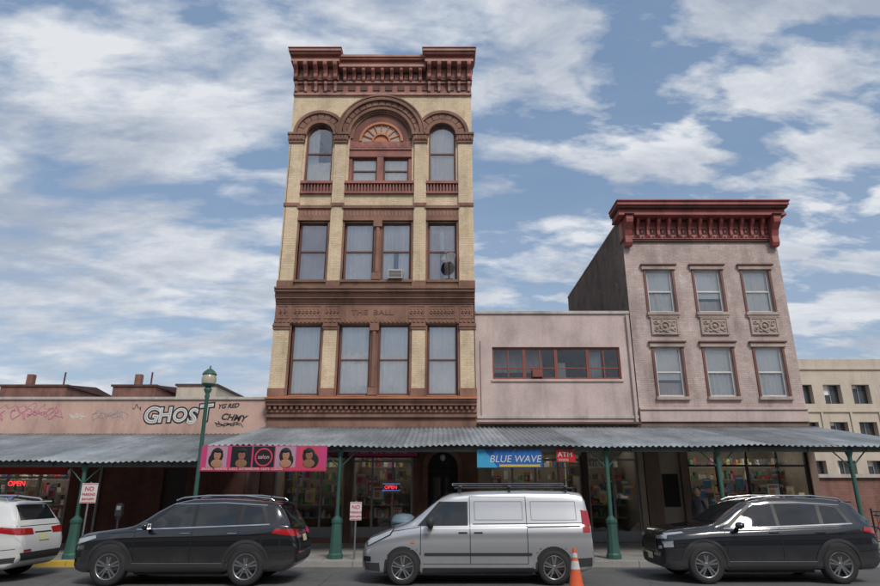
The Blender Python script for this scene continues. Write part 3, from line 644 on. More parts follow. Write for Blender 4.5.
smallsign('parking_sign',-9.25,17.05,2.02,.42,.5); smallsign('parking_sign',-2.2,17.05,1.55,.3,.45)
e=empty('street_lamp'); b=B(); lx,ly=-6.42,16.98
b.lathe((lx,ly,.15),[(.2,0),(.2,.1),(.15,.16),(.13,.5),(.1,.6),(.085,.7),(.075,.8),(.06,1.2),(.05,4.1),(.07,4.15),(.05,4.22),(.09,4.3),(.11,4.36),(.06,4.4)],16)
b.lathe((lx,ly,4.55),[(.07,0),(.17,.06),(.185,.1)],16); b.lathe((lx,ly,4.55),[(.185,.1),(.2,.22),(.17,.36),(.12,.42)],16,1); b.lathe((lx,ly,4.55),[(.20,.36),(.15,.44),(.08,.5),(.02,.53),(.02,.6),(.0,.62)],16,0)
b.lathe((lx,ly,4.4),[(.06,.15),(.08,.12),(.05,.05),(.06,0)],16)
b.obj('pole_and_globe',e,[GREEN,plain('globe_glass',(.40,.36,.27),.25)])
e=empty('parking_meter'); b=B(); mx,my=-8.42,17.1
b.cyl((mx,my,.15),(mx,my,1.1),.03,n=10); b.lathe((mx,my,1.1),[(.03,0),(.06,.04),(.075,.1)],12); b.box(mx-.085,mx+.085,my-.06,my+.06,1.2,1.42,0); b.prismy([(mx+.085*cos(pi*i/12),1.42+.1*sin(pi*i/12)) for i in range(13)],my-.06,my+.06,0); b.box(mx-.055,mx+.055,my-.065,my-.06,1.35,1.45,1)
b.obj('meter_body',e,[plain('meter_black',(.03,.03,.035),.4),plain('meter_display',(.25,.27,.25),.2)],.01)
e=empty('litter_bin'); b=B(); bx,by=-.98,17.5
b.lathe((bx,by,.15),[(.0,0),(.26,0),(.3,.85),(.33,.86),(.33,.92),(.31,.93),(.29,1.02),(.2,1.08),(.0,1.1)],20)
for k in range(12):
    a=2*pi*k/12; b.cyl((bx+.27*cos(a),by+.27*sin(a),.2),(bx+.305*cos(a),by+.305*sin(a),.98),.012,n=6)
b.obj('bin_body',e,[plain('bin_bluegrey',(.14,.2,.25),.5)])
e=empty('traffic_cone'); b=B(); cx,cy=2.62,12.95
b.box(cx-.19,cx+.19,cy-.19,cy+.19,.006,.04,0); r=lambda z:.145-(z-.04)*(.145-.03)/.72
for z0,z1,m in ((.04,.38,0),(.38,.53,1),(.53,.59,0),(.59,.67,1),(.67,.76,0)):
    b.lathe((cx,cy,0),[(r(z0)+.002*m,z0),(r(z1)+.002*m,z1)],20,m)
b.lathe((cx,cy,0),[(.03,.76),(.02,.765),(.02,.7)],20,0)
b.obj('cone_body',e,[M('cone_orange',(.75,.13,.04),.5,0,.35,0,.1,12),M('cone_band',(.62,.6,.58),.4,0,.3)])
# iron railing and bicycle beside the corner building
e=empty('iron_railing'); b=B()
b.cyl((13.9,21.0,1.2),(22,21.0,1.2),.025,n=8); b.cyl((13.9,21.0,.3),(22,21.0,.3),.02,n=8)
for k in range(55): b.cyl((13.9+.15*k,21.0,.15 if 13.9+.15*k<16.4 else 0),(13.9+.15*k,21.0,1.3 if k%10==0 else 1.2),.028 if k%10==0 else .009,n=6)
b.obj('rails',e,[BLACK])
e=empty('bicycle',(12.9,19.6,.15)); b=B()
for wx in (0,1.05):
    b.ring(wx,.34,.31,.345,-.018,.018,0,2*pi,28,1)
    for k in range(10): a=2*pi*k/10; b.cyl((wx,0,.34),(wx+.32*cos(a),0,.34+.32*sin(a)),.003,n=4,m=2)
pts={'r':(0,0,.34),'bb':(.45,0,.3),'st':(.3,0,.85),'hd':(.85,0,.82),'hb':(.9,0,.68),'f':(1.05,0,.34)}
for a,c in (('r','bb'),('r','st'),('bb','st'),('st','hd'),('bb','hb'),('hd','hb'),('hb','f')): b.cyl(pts[a],pts[c],.018,n=8,m=0)
b.cyl((.3,0,.85),(.27,0,.96),.014,n=8,m=2); b.ell((.25,0,.98),.13,.07,.03,10,1); b.cyl((.85,0,.82),(.83,0,1.0),.014,n=8,m=2); b.cyl((.8,-.28,1.02),(.83,0,1.0),.013,n=8,m=2); b.cyl((.8,.28,1.02),(.83,0,1.0),.013,n=8,m=2)
b.ring(.45,.3,.07,.09,-.05,-.04,0,2*pi,16,2); b.cyl((.45,-.06,.3),(.55,-.06,.18),.01,n=6,m=2); b.box(.5,.6,-.14,-.05,.165,.185,1)
b.obj('frame_and_wheels',e,[plain('bike_red',(.35,.03,.03),.3),RUBB if False else BLACK,ALU])
# ================================================================ backgrounds
e=empty('office_building'); W=B(); x0,x1,yy=25,62,45
hs=[]
for i in range(16):
    for z0,z1 in ((7.9,9.3),(5.2,6.6),(2.4,3.9)): hs.append((26+i*2.1,27.3+i*2.1,z0,z1))
wall(W,x0,x1,0,11.2,yy,.5,hs,0); W.quad((x0,yy,0),(x0,70,0),(x0,70,11.2),(x0,yy,11.2)); W.quad((x0,yy,11.2),(x1,yy,11.2),(x1,70,11.2),(x0,70,11.2))
for z in (10.4,7.3,4.6): W.box(x0,x1,yy-.12,yy+.02,z,z+.12,0)
for i in range(17): W.box(25.45+i*2.1,25.6+i*2.1,yy-.1,yy+.02,4.72,7.3,0)
W.obj('walls',e,[CONC]); b=B(); b.box(x0+.5,x1-.2,yy+.45,yy+.5,.5,10.5,0)
for h in hs: b.box(h[0]+.62,h[0]+.68,yy+.4,yy+.45,h[2],h[3],1); b.box(h[0],h[0]+random.uniform(.3,.65),yy+.42,yy+.445,h[3]-random.uniform(.2,1),h[3],2)
b.obj('windows',e,[plain('office_glass',(.05,.055,.06),.1),ALU,CURT])
for (x0,x1,yy,h,mt) in ((-43,-36.5,60,11.6,REDB),(-32,-27.8,60,11.6,REDB),(-26.6,-22.6,62,12.0,CONC),(-70,-48,75,12.5,CONC)):
    e=empty('distant_building'); b=B(); b.box(x0,x1,yy,yy+12,0,h,0); b.box(x0-.15,x1+.15,yy-.15,yy+12.15,h,h+.2,1)
    k=x0+.6
    while k<x1-1.2:
        for z in (2,5,8): b.box(k,k+.9,yy-.02,yy+.02,z,z+1.6,2)
        k+=2
    if mt is REDB:
        b.prism([(yy-.1,h+.2),(yy+6,h+.9),(yy+12.1,h+.2)],x0+.5,x1-.5,1); b.box(x0+1,x0+1.6,yy+2,yy+2.6,h,h+1.6,0); b.cyl((x1-1,yy+1,h),(x1-1,yy+1,h+1.6),.08,m=1)
    b.obj('walls_and_roof',e,[mt,CORND,BLACK])
e=empty('low_brick_building'); b=B(); b.box(19,34,38,43.5,0,2.6,0); b.box(18.8,34.2,37.8,43.6,2.6,2.8,1); b.obj('walls',e,[REDB,COPE])
xx=-46
i=0
while xx<46:
    w=random.uniform(6,9); h=random.choice([7.5,9,8.5,8]); e=empty('opposite_row_building'); b=B()
    holes=[]; k=xx+.9
    while k<xx+w-1.6:
        for z in (4.6,7.4):
            if z+1.6<h: holes.append((k,k+1,z,z+1.6))
        k+=1.9
    hh=[(xx+.6,xx+w-.6,.5,3.2)]+holes
    wall(b,xx,xx+w-.05,0,h,-8,-.25,hh,0); b.box(xx+.1,xx+w-.15,-18,-8.3,.1,h-.1,1); b.box(xx,xx+w-.05,-8.3,-7.7,h,h+.25,2)
    b.obj('walls',e,[[REDB,CREAM,STUC,DKB][i%4],plain('opp_glass',(.04,.045,.05),.08),COPE]); xx+=w; i+=1
# ================================================================ vehicles
RUB=M('tyre_rubber',(.022,.022,.023),.8,0,.2); RIM=plain('alloy_rim',(.42,.43,.45),.28,.9); RIMD=plain('rim_dark',(.05,.05,.055),.4,.5)
CGL=plain('vehicle_glass',(.012,.015,.018),.03,0,.6); PLB=M('black_plastic',(.03,.03,.032),.6,0,.15)
RLAMP=plain('tail_lamp',(.35,.012,.015),.12,0,.8); HLAMP=plain('head_lamp',(.45,.47,.5),.08,.3,1); PLATE=plain('number_plate',(.62,.58,.35),.4); CHR=plain('chrome',(.6,.6,.62),.12,1)
AMB=plain('amber',(.6,.2,.03),.2)
def paint(name,col,metal=.0,rough=.3):
    m,nt,p=nodes(name); tc=N(nt,'ShaderNodeTexCoord')
    sp=N(nt,'ShaderNodeSeparateXYZ'); L(nt,tc.outputs['Object'],sp.inputs[0])
    low=ramp(nt,sp.outputs[2],.25,.30,.75,0.0)
    nn=ramp(nt,noise(nt,tc.outputs['Object'],3,6,.7),.35,.2,.7,1)
    f=mix(nt,'MULTIPLY',1,low,nn)
    c=mix(nt,'MIX',f,col,(.16,.145,.125)); L(nt,c,p.inputs['Base Color'])
    p.inputs['Metallic'].default_value=metal; p.inputs['Roughness'].default_value=rough
    p.inputs['Coat Weight'].default_value=1; p.inputs['Coat Roughness'].default_value=.03
    return m
def wheel(b,x,y,R,side,nsp=5,dark=False):
    o=side; w=.11
    pr=[(R*.66,w*.95),(R*.70,w*1.02),(R*.80,w*1.06),(R*.93,w*1.0),(R*.985,w*.82),(R,w*.5),(R,-w*.5),(R*.985,-w*.82),(R*.9,-w),(R*.6,-w)]
    b.lathe((x,y,R),[(r,h*o) for r,h in pr],36,0,'y')
    b.lathe((x,y,R),[(R*.68,w*.96*o),(R*.66,w*1.0*o),(R*.62,w*.9*o),(R*.60,-w*.6*o)],36,1,'y')
    b.lathe((x,y,R),[(R*.62,w*.1*o),(.001,w*.1*o)],24,2,'y')
    b.lathe((x,y,R),[(R*.17,w*.2*o),(R*.17,w*.78*o),(R*.10,w*.86*o),(.001,w*.86*o)],16,1,'y')
    b.lathe((x,y,R),[(R*.36,w*.12*o),(R*.36,w*.2*o),(.001,w*.2*o)],20,3,'y')
    for k in range(nsp):
        for dd in (-.17,.17):
            a=2*pi*k/nsp+.3; a0=a+dd*1.6; a1=a+dd
            p0=Vector((x+R*.13*cos(a0),0,R+R*.13*sin(a0))); p1=Vector((x+R*.65*cos(a1),0,R+R*.65*sin(a1)))
            d=(p1-p0).normalized(); n=Vector((-d.z,0,d.x))*R*.045
            ys=[y+w*.55*o,y+w*.88*o]
            vs=[]
            for yy in ys:
                for p in (p0-n,p0+n,p1+n*1.1,p1-n*1.1): vs.append((p.x,yy,p.z))
            b.add(vs,[(0,1,2,3),(7,6,5,4),(0,4,5,1),(1,5,6,2),(2,6,7,3),(3,7,4,0)],1)
def vehicle(name,loc,Lg,top,bot,hwk,beltk,topr,mats_paint,wheels,R,Rw,zmid,patches,extra,roofdrop=.07):
    e=empty(name,loc)
    xs=np.unique(np.concatenate([np.linspace(0,.2,9),np.linspace(.2,Lg-.3,64),np.linspace(Lg-.3,Lg,19)]))
    ker=np.array([-.05,-.025,0,.025,.05])
    def ev(k,x): 
        k=np.array(k); d=min(x,Lg-x); s=min(1,d/.08)
        return float(np.mean(np.interp(x+ker*s,k[:,0],k[:,1])))
    rings=[]
    for x in xs:
        zt=ev(top,x);zb=ev(bot,x);hw=ev(hwk,x);bl=min(ev(beltk,x),zt-.06);tr=ev(topr,x)
        bl=max(bl,zb+.12)
        zm=min(zmid,zb+.5*(bl-zb)+.08)
        f=min(1,(zt-bl)/.12)
        kp=[(0,zb),(hw*.84,zb),(hw*.955,zb+.05),(hw*.97,zb+(zm-zb)*.5),(hw,zm),(hw*.988,zm+(bl-zm)*.4),(hw*.995,zm+(bl-zm)*.62),(hw*.965,bl-.02),(hw*.94,bl+.015*f),
            (hw*tr+(hw*.94-hw*tr)*.45,bl+(zt-roofdrop-bl)*.55) if zt-bl>.15 else (hw*(.94*.6+tr*.4),bl+(zt-bl)*.45),
            (hw*tr,zt-roofdrop*min(1,(zt-bl)/.3)),(hw*tr*.86,zt-.022*min(1,(zt-bl)/.3)),(hw*tr*.5,zt-.004),(0,zt)]
        pts=[]
        for i in range(len(kp)-1):
            p0=kp[max(i-1,0)];p1=kp[i];p2=kp[i+1];p3=kp[min(i+2,len(kp)-1)]
            tn=.38; L1=sqrt((p2[0]-p1[0])**2+(p2[1]-p1[1])**2)
            def lim(m):
                l=sqrt(m[0]**2+m[1]**2)
                return m if l<=L1 or l==0 else (m[0]*L1/l,m[1]*L1/l)
            m1=lim(((p2[0]-p0[0])*tn,(p2[1]-p0[1])*tn)); m2=lim(((p3[0]-p1[0])*tn,(p3[1]-p1[1])*tn))
            for t in (0,.25,.5,.75):
                h0=2*t**3-3*t**2+1;h1=t**3-2*t**2+t;h2=-2*t**3+3*t**2;h3=t**3-t**2
                pts.append((h0*p1[0]+h1*m1[0]+h2*p2[0]+h3*m2[0],h0*p1[1]+h1*m1[1]+h2*p2[1]+h3*m2[1]))
        pts.append(kp[-1])
        full=[(x,-y,z) for y,z in pts]+[(x,y,z) for y,z in pts[-2:0:-1]]
        rings.append(full)
    bm=bmesh.new(); vr=[[bm.verts.new(p) for p in r] for r in rings]; n=len(vr[0])
    for i in range(len(vr)-1):
        for j in range(n): bm.faces.new((vr[i][j],vr[i][(j+1)%n],vr[i+1][(j+1)%n],vr[i+1][j]))
    for r in (vr[0],vr[-1]):
        bm.faces.new(r)
    bmesh.ops.recalc_face_normals(bm,faces=bm.faces)
    bvh=BVHTree.FromBMesh(bm)
    me=bpy.data.meshes.new('body'); bm.to_mesh(me); bm.free()
    body=bpy.data.objects.new('body',me); COL.objects.link(body); body.parent=e
    cb=B()
    for wx in wheels:
        for s in (-1,1):
            m=[(wx+Rw*cos(2*pi*i/40),R+.02+Rw*sin(2*pi*i/40)) for i in range(40)]
            if s<0: cb.prismy(m,-1.3,-.52)
            else: cb.prismy(m,.52,1.3)
    cut=cb.obj('cut',None,[])
    bmc=bmesh.new(); bmc.from_mesh(cut.data); bmesh.ops.recalc_face_normals(bmc,faces=bmc.faces); bmc.to_mesh(cut.data); bmc.free()
    md=body.modifiers.new('b','BOOLEAN'); md.operation='DIFFERENCE'; md.object=cut; md.solver='EXACT'
    dg=bpy.context.evaluated_depsgraph_get(); nm=bpy.data.meshes.new_from_object(body.evaluated_get(dg)); body.modifiers.clear(); body.data=nm
    bpy.data.objects.remove(cut)
    nm.materials.clear(); nm.materials.append(mats_paint); nm.materials.append(PLB)
    for p in nm.polygons:
        p.use_smooth=True; p.material_index=0
        c=p.center
        for wx in wheels:
            if (c.x-wx)**2+(c.z-R-.02)**2<(Rw+.004)**2 and abs(c.y)<1: 
                p.material_index=1; p.use_smooth=False
    nm.update()
    P=B()
    def patch(fn,axis,nu,nv,off,m,mirror=True):
        for s in ((1,-1) if (axis=='y' and mirror) else (1,)):
            vs=[];ok=[]
            for j in range(nv+1):
                for i in range(nu+1):
                    a,c=fn(i/nu,j/nv)
                    if axis=='y': o=Vector((a,-3*s,c));d=Vector((0,s,0))
                    elif axis=='f': o=Vector((-3,a,c));d=Vector((1,0,0))
                    elif axis=='r': o=Vector((Lg+3,a,c));d=Vector((-1,0,0))
                    else: o=Vector((a,c,4));d=Vector((0,0,-1))
                    h=bvh.ray_cast(o,d)
                    if h[0] is None or (axis=='y' and h[0].y*s>-.3): vs.append((0,0,0));ok.append(False)
                    else:
                        nn=h[1]
                        if nn.dot(d)>0: nn=-nn
                        nn=(nn*.6-d*.4)
                        vs.append(tuple(h[0]+nn.normalized()*off)); ok.append(True)
            fs=[]
            for j in range(nv):
                for i in range(nu):
                    q=(j*(nu+1)+i,j*(nu+1)+i+1,(j+1)*(nu+1)+i+1,(j+1)*(nu+1)+i)
                    if all(ok[k] for k in q): fs.append(q)
            P.add(vs,fs,m,True)
    def quad(pts,axis,m,off=.006,nu=10,nv=6,mirror=True):
        (a,bb,c,d)=pts
        def fn(u,v):
            x=(a[0]*(1-u)+bb[0]*u)*(1-v)+(d[0]*(1-u)+c[0]*u)*v; z=(a[1]*(1-u)+bb[1]*u)*(1-v)+(d[1]*(1-u)+c[1]*u)*v
            return x,z
        patch(fn,axis,nu,nv,off,m,mirror)
    def line(p,q,w,axis,m=3,off=.004):
        dx,dz=q[0]-p[0],q[1]-p[1]; l=sqrt(dx*dx+dz*dz); nx,nz=-dz/l*w/2,dx/l*w/2
        quad([(p[0]-nx,p[1]-nz),(q[0]-nx,q[1]-nz),(q[0]+nx,q[1]+nz),(p[0]+nx,p[1]+nz)],axis,m,off,14,1)
    patches(patch,quad,line)
    P.obj('glazing_lamps_trim',e,[CGL,RLAMP,HLAMP,BLACK,PLB,PLATE,CHR,AMB,mats_paint])
    W=B()
    for wx in wheels:
        wheel(W,wx,-.80,R,-1); wheel(W,wx,.80,R,1)
    W.obj('wheels',e,[RUB,RIM,RIMD,plain('brake_disc',(.25,.24,.23),.4,.8)])
    X=B(); X.box(wheels[0]+Rw+.05,wheels[1]-Rw-.05,-.75,.75,.2,.3,3); extra(X); X.obj('fittings',e,[mats_paint,CGL,CHR,PLB,PLATE,BLACK],.008)
    return e
def suv(name,loc,col,style=0,metal=0):
    Lg=4.6
    top=[(0,.70),(.02,.82),(.07,.92),(.2,.99),(.6,1.05),(1.0,1.10),(1.2,1.15),(1.62,1.43),(1.92,1.59),(2.3,1.665),(3.0,1.68),(3.6,1.65),(4.08,1.59),(4.19,1.53),(4.38,1.24),(4.46,1.10),(4.53,.99),(4.58,.85),(4.6,.66)]
    if style==1: top=[(0,.76),(.02,.90),(.06,.98),(.2,1.04),(.6,1.09),(1.0,1.13),(1.2,1.18),(1.65,1.46),(1.95,1.61),(2.35,1.685),(3.0,1.70),(3.6,1.68),(4.1,1.62),(4.22,1.57),(4.42,1.24),(4.48,1.08),(4.54,.98),(4.58,.85),(4.6,.66)]
    bot=[(0,.40),(.04,.30),(.2,.24),(4.35,.26),(4.5,.34),(4.6,.48)]
    hwk=[(0,.58),(.03,.68),(.1,.77),(.25,.84),(.5,.89),(.8,.915),(2.3,.92),(3.8,.92),(4.2,.89),(4.42,.84),(4.55,.77),(4.6,.66)]
    belt=[(0,.9),(1,1.0),(2.5,1.045),(3.6,1.09),(4.2,1.14),(4.6,1.12)]
    topr=[(0,.86),(.9,.84),(1.2,.82),(1.95,.735),(3.0,.73),(3.9,.72),(4.2,.74),(4.45,.86),(4.6,.9)]
    w=(.84,.84+2.76); R=.365; Rw=.43
    pm=paint(name+'_paint',col,metal,.18)
    def patches(patch,quad,line):
        quad([(1.30,1.065),(4.02,1.165),(3.86,1.515),(1.93,1.535)],'y',3,.003,30,8)
        quad([(1.45,1.085),(2.42,1.11),(2.42,1.545),(2.0,1.52)],'y',0,.007)
        quad([(2.50,1.11),(3.34,1.135),(3.38,1.53),(2.50,1.55)],'y',0,.007)
        quad([(3.43,1.15),(3.92,1.19),(3.80,1.48),(3.46,1.515)],'y',0,.007)
        line((1.30,1.058),(4.02,1.158),.022,'y',6,.009)
        line((1.95,1.548),(3.0,1.578),.014,'y',6,.009); line((3.0,1.578),(3.9,1.525),.014,'y',6,.009)
        quad([(-.70,1.19),(.70,1.19),(.58,1.575),(-.58,1.575)],'f',0,.006,16,8)
        quad([(-.62,1.22),(.62,1.22),(.54,1.52),(-.54,1.52)],'r',0,.006,14,6)
        R0=R+.02
        for wx in w:
            def ringf(u,v,wx=wx):
                a=-.12+(pi+.24)*u; r=Rw-.004+.062*v; return wx+r*cos(a),R0+r*sin(a)
            patch(ringf,'y',30,2,.012,4)
        quad([(w[0]+Rw+.03,.27),(w[1]-Rw-.03,.27),(w[1]-Rw-.03,.42),(w[0]+Rw+.03,.42)],'y',4,.01,24,3)
        line((w[0]+Rw+.05,.43),(w[1]-Rw-.05,.43),.018,'y',6,.014)
        quad([(4.08,.36),(4.5,.40),(4.52,.5),(4.08,.46)],'y',4,.01,8,3); quad([(.12,.30),(.38,.28),(.36,.44),(.08,.44)],'y',4,.01,8,3)
        quad([(-.66,.34),(.66,.34),(.68,.5),(-.68,.5)],'f',4,.01,16,3); quad([(-.66,.42),(.66,.42),(.72,.58),(-.72,.58)],'r',4,.01,16,3)
        line((1.30,.45),(1.30,1.04),.012,'y'); line((2.46,.44),(2.46,1.1),.012,'y'); line((3.40,.72),(3.40,1.13),.012,'y'); line((3.40,.72),(3.22,.44),.012,'y'); line((1.30,.445),(3.22,.445),.01,'y'); line((.50,.98),(1.30,1.02),.01,'y')
        line((1.5,.86),(3.6,.9),.01,'y',3,.003); line((4.05,.62),(4.5,.66),.01,'y')
        quad([(3.68,.86),(3.82,.86),(3.82,.98),(3.68,.98)],'y',8,.005,4,4)
        if style==0:
            quad([(.13,.78),(.52,.90),(.48,.95),(.10,.88)],'y',2,.008); quad([(.06,.54),(.2,.54),(.2,.66),(.04,.64)],'y',3,.008)
            quad([(4.08,.99),(4.54,.93),(4.50,1.06),(4.16,1.09)],'y',1,.010); quad([(-.80,.93),(-.34,.93),(-.34,1.05),(-.80,1.07)],'r',1,.010); quad([(.34,.93),(.80,.93),(.80,1.07),(.34,1.05)],'r',1,.010)
        else:
            quad([(.10,.92),(.46,.975),(.42,1.0),(.08,.965)],'y',2,.008,8,3); quad([(.04,.68),(.22,.70),(.22,.82),(.04,.80)],'y',2,.008); quad([(4.2,1.0),(4.5,.96),(4.48,1.08),(4.24,1.1)],'y',1,.01)
            quad([(-.80,.93),(-.40,.93),(-.40,1.05),(-.80,1.07)],'r',1,.010); quad([(.40,.93),(.80,.93),(.80,1.07),(.40,1.05)],'r',1,.010)
        quad([(-.42,.56),(.42,.56),(.40,.84),(-.40,.84)],'f',3,.008,14,6)
        for k in range(4): line((-.4,.6+.06*k),(.4,.6+.06*k),.012,'f',6,.014)
        line((-.46,.54),(-.38,.88),.035,'f',6,.016); line((.46,.54),(.38,.88),.035,'f',6,.016)
        quad([(-.76,.86),(-.40,.84),(-.40,.90),(-.74,.94)],'f',2,.010); quad([(.40,.84),(.76,.86),(.74,.94),(.40,.90)],'f',2,.010)
        quad([(-.72,.60),(-.52,.58),(-.52,.74),(-.70,.76)],'f',3,.009,4,4); quad([(.52,.58),(.72,.60),(.70,.76),(.52,.74)],'f',3,.009,4,4)
        quad([(-.68,.66),(-.56,.65),(-.56,.71),(-.67,.72)],'f',2,.014,4,3); quad([(.56,.65),(.68,.66),(.67,.72),(.56,.71)],'f',2,.014,4,3)
        quad([(-.16,.42),(.16,.42),(.16,.55),(-.16,.55)],'f',5,.02,2,2); quad([(-.17,.80),(.17,.80),(.17,.93),(-.17,.93)],'r',5,.014,2,2)
        line((-.3,.965),(.3,.965),.02,'r',6,.012); quad([(-.66,.6),(-.42,.6),(-.42,.64),(-.66,.64)],'r',1,.012,4,1)
        line((-.78,1.1),(.78,1.1),.012,'r')
    def extra(X):
        for s in (-1,1):
            X.ell((1.56,s*1.03,1.13),.085,.11,.075,12,0); X.box(1.53,1.62,min(s*.86,s*.98),max(s*.86,s*.98),1.06,1.10,3)
            X.quad((1.63,s*.95,1.08),(1.63,s*1.11,1.08),(1.63,s*1.11,1.18),(1.63,s*.95,1.18),1)
            for hx in (2.22,3.18): X.box(hx,hx+.2,s*.915-.012,s*.915+.012,.975,1.0,2 if style==0 else 0)
            pts=[(1.95,1.60),(2.1,1.655),(2.6,1.70),(3.4,1.695),(3.95,1.635),(4.02,1.59)]
            for a,c in zip(pts[:-1],pts[1:]): X.cyl((a[0],s*.60,a[1]+.02),(c[0],s*.60,c[1]+.02),.018,n=8,m=2)
        X.box(4.14,4.32,-.5,.5,1.575,1.60,0); X.cyl((3.7,0,1.63),(3.85,0,1.74),.02,.006,n=8,m=5)
    return vehicle(name,loc,Lg,top,bot,hwk,belt,topr,pm,w,R,Rw,.72,patches,extra)
suv('parked_suv',(-7.52,14.32,.004),(.010,.011,.013),0,.0)
suv('parked_suv',(4.66,14.65,.004),(.013,.015,.020),1,.0)
suv('parked_white_suv',(-13.35,14.6,.004),(.62,.62,.61),0)
def van(loc):
    Lg=4.78
    top=[(0,.58),(.02,.70),(.06,.80),(.2,.92),(.5,1.04),(.8,1.13),(.98,1.19),(1.35,1.48),(1.62,1.68),(1.85,1.77),(2.4,1.82),(3.4,1.835),(4.36,1.82),(4.60,1.79),(4.68,1.73),(4.73,1.5),(4.76,1.1),(4.78,.6)]
    bot=[(0,.34),(.04,.26),(.2,.2),(4.56,.24),(4.71,.3),(4.78,.4)]
    hwk=[(0,.58),(.03,.68),(.1,.77),(.25,.84),(.5,.885),(.8,.915),(4.3,.915),(4.6,.90),(4.70,.88),(4.78,.84)]
    belt=[(0,.85),(.9,1.06),(1.2,1.10),(4.82,1.13)]
    topr=[(0,.80),(.8,.84),(1.0,.86),(1.6,.80),(2.2,.79),(4.6,.79),(4.71,.83),(4.78,.88)]
    w=(.86,.86+3.08); R=.335; Rw=.385; pm=paint('silver_paint',(.50,.51,.53),.6,.3)
    def patches(patch,quad,line):
        quad([(1.15,1.12),(2.2,1.13),(2.2,1.60),(1.60,1.60)],'y',3,.003,20,8)
        quad([(1.40,1.15),(2.16,1.155),(2.16,1.585),(1.70,1.585)],'y',0,.007); quad([(1.20,1.14),(1.35,1.148),(1.60,1.50),(1.56,1.51)],'y',0,.007,4,6)
        quad([(-.72,1.21),(.72,1.21),(.62,1.67),(-.62,1.67)],'f',0,.006,16,8)
        quad([(-.62,1.15),(-.06,1.15),(-.06,1.6),(-.6,1.6)],'r',0,.006); quad([(.06,1.15),(.62,1.15),(.6,1.6),(.06,1.6)],'r',0,.006)
        R0=R+.02
        quad([(w[0]+Rw+.02,.24),(w[1]-Rw-.02,.24),(w[1]-Rw-.02,.33),(w[0]+Rw+.02,.33)],'y',4,.01,24,2)
        quad([(1.3,.56),(3.5,.56),(3.5,.61),(1.3,.61)],'y',4,.014,24,2)
        quad([(4.36,.34),(4.72,.36),(4.74,.52),(4.36,.5)],'y',4,.01,6,3); quad([(.1,.28),(.4,.26),(.38,.42),(.07,.42)],'y',4,.01,6,3)
        for x in (1.22,2.24): line((x,.40),(x,1.12),.013,'y')
        line((2.24,1.12),(2.24,1.70),.013,'y'); line((3.42,.40),(3.42,1.70),.013,'y'); line((2.24,1.70),(3.42,1.70),.010,'y'); line((1.22,.40),(3.42,.40),.01,'y')
        line((2.3,1.16),(4.58,1.18),.018,'y',3,.003)
        line((3.42,1.10),(4.52,1.12),.025,'y',3,.006)
        for a,c in ((2.34,3.34),(3.52,4.46)):
            line((a,1.24),(c,1.24),.008,'y',4,.003); line((a,1.6),(c,1.6),.008,'y',4,.003); line((a,1.24),(a,1.6),.008,'y',4,.003); line((c,1.24),(c,1.6),.008,'y',4,.003)
        quad([(.12,.72),(.60,.94),(.68,1.075),(.11,.865)],'y',3,.006,14,6)
        quad([(.14,.745),(.58,.96),(.65,1.055),(.13,.85)],'y',2,.010,14,6); quad([(.05,.44),(.2,.44),(.2,.54),(.05,.54)],'y',3,.008)
        line((.5,1.0),(1.2,1.1),.010,'y')
        quad([(4.57,1.0),(4.73,1.0),(4.695,1.40),(4.57,1.44)],'y',1,.009,8,10)
        for s in (-1,1): quad([(s*.84,1.0),(s*.74,1.0),(s*.70,1.42),(s*.78,1.42)],'r',1,.009)
        quad([(-.45,.38),(.45,.38),(.42,.68),(-.42,.68)],'f',3,.008,14,5); quad([(-.72,.74),(-.44,.7),(-.44,.82),(-.70,.86)],'f',2,.009); quad([(.44,.7),(.72,.74),(.70,.86),(.44,.82)],'f',2,.009)
        quad([(1.02,.80),(1.1,.80),(1.1,.83),(1.02,.83)],'y',7,.012,2,2)
        for wx in w:
            def ringf(u,v,wx=wx):
                a=-.1+(pi+.2)*u; r=Rw-.004+.035*v; return wx+r*cos(a),R0+r*sin(a)
            patch(ringf,'y',30,2,.012,8)
    def extra(X):
        for s in (-1,1):
            X.ell((1.42,s*1.05,1.20),.085,.11,.12,12,3); X.box(1.38,1.48,min(s*.86,s*1.0),max(s*.86,s*1.0),1.1,1.15,3)
            X.box(2.0,2.18,s*.91-.014,s*.91+.014,.98,1.01,3); X.box(2.32,2.5,s*.91-.014,s*.91+.014,.98,1.01,3)
            X.cyl((1.95,s*.66,1.875),(4.45,s*.66,1.875),.018,n=8,m=3)
            for xx in (2.05,3.1,4.3): X.cyl((xx,s*.66,1.78),(xx,s*.66,1.88),.022,n=8,m=3)
        for xx in (2.05,3.1,4.3): X.box(xx-.025,xx+.025,-.78,.78,1.89,1.925,2)
        for s in (.05,.42): X.box(1.9,4.4,s,s+.03,1.93,1.98,2)
        for k in range(8): X.cyl((2.05+.3*k,.06,1.955),(2.05+.3*k,.44,1.955),.014,n=6,m=2)
    return vehicle('parked_van',loc,Lg,top,bot,hwk,belt,topr,pm,w,R,Rw,.75,patches,extra,.09)
van((-1.62,14.45,.004))
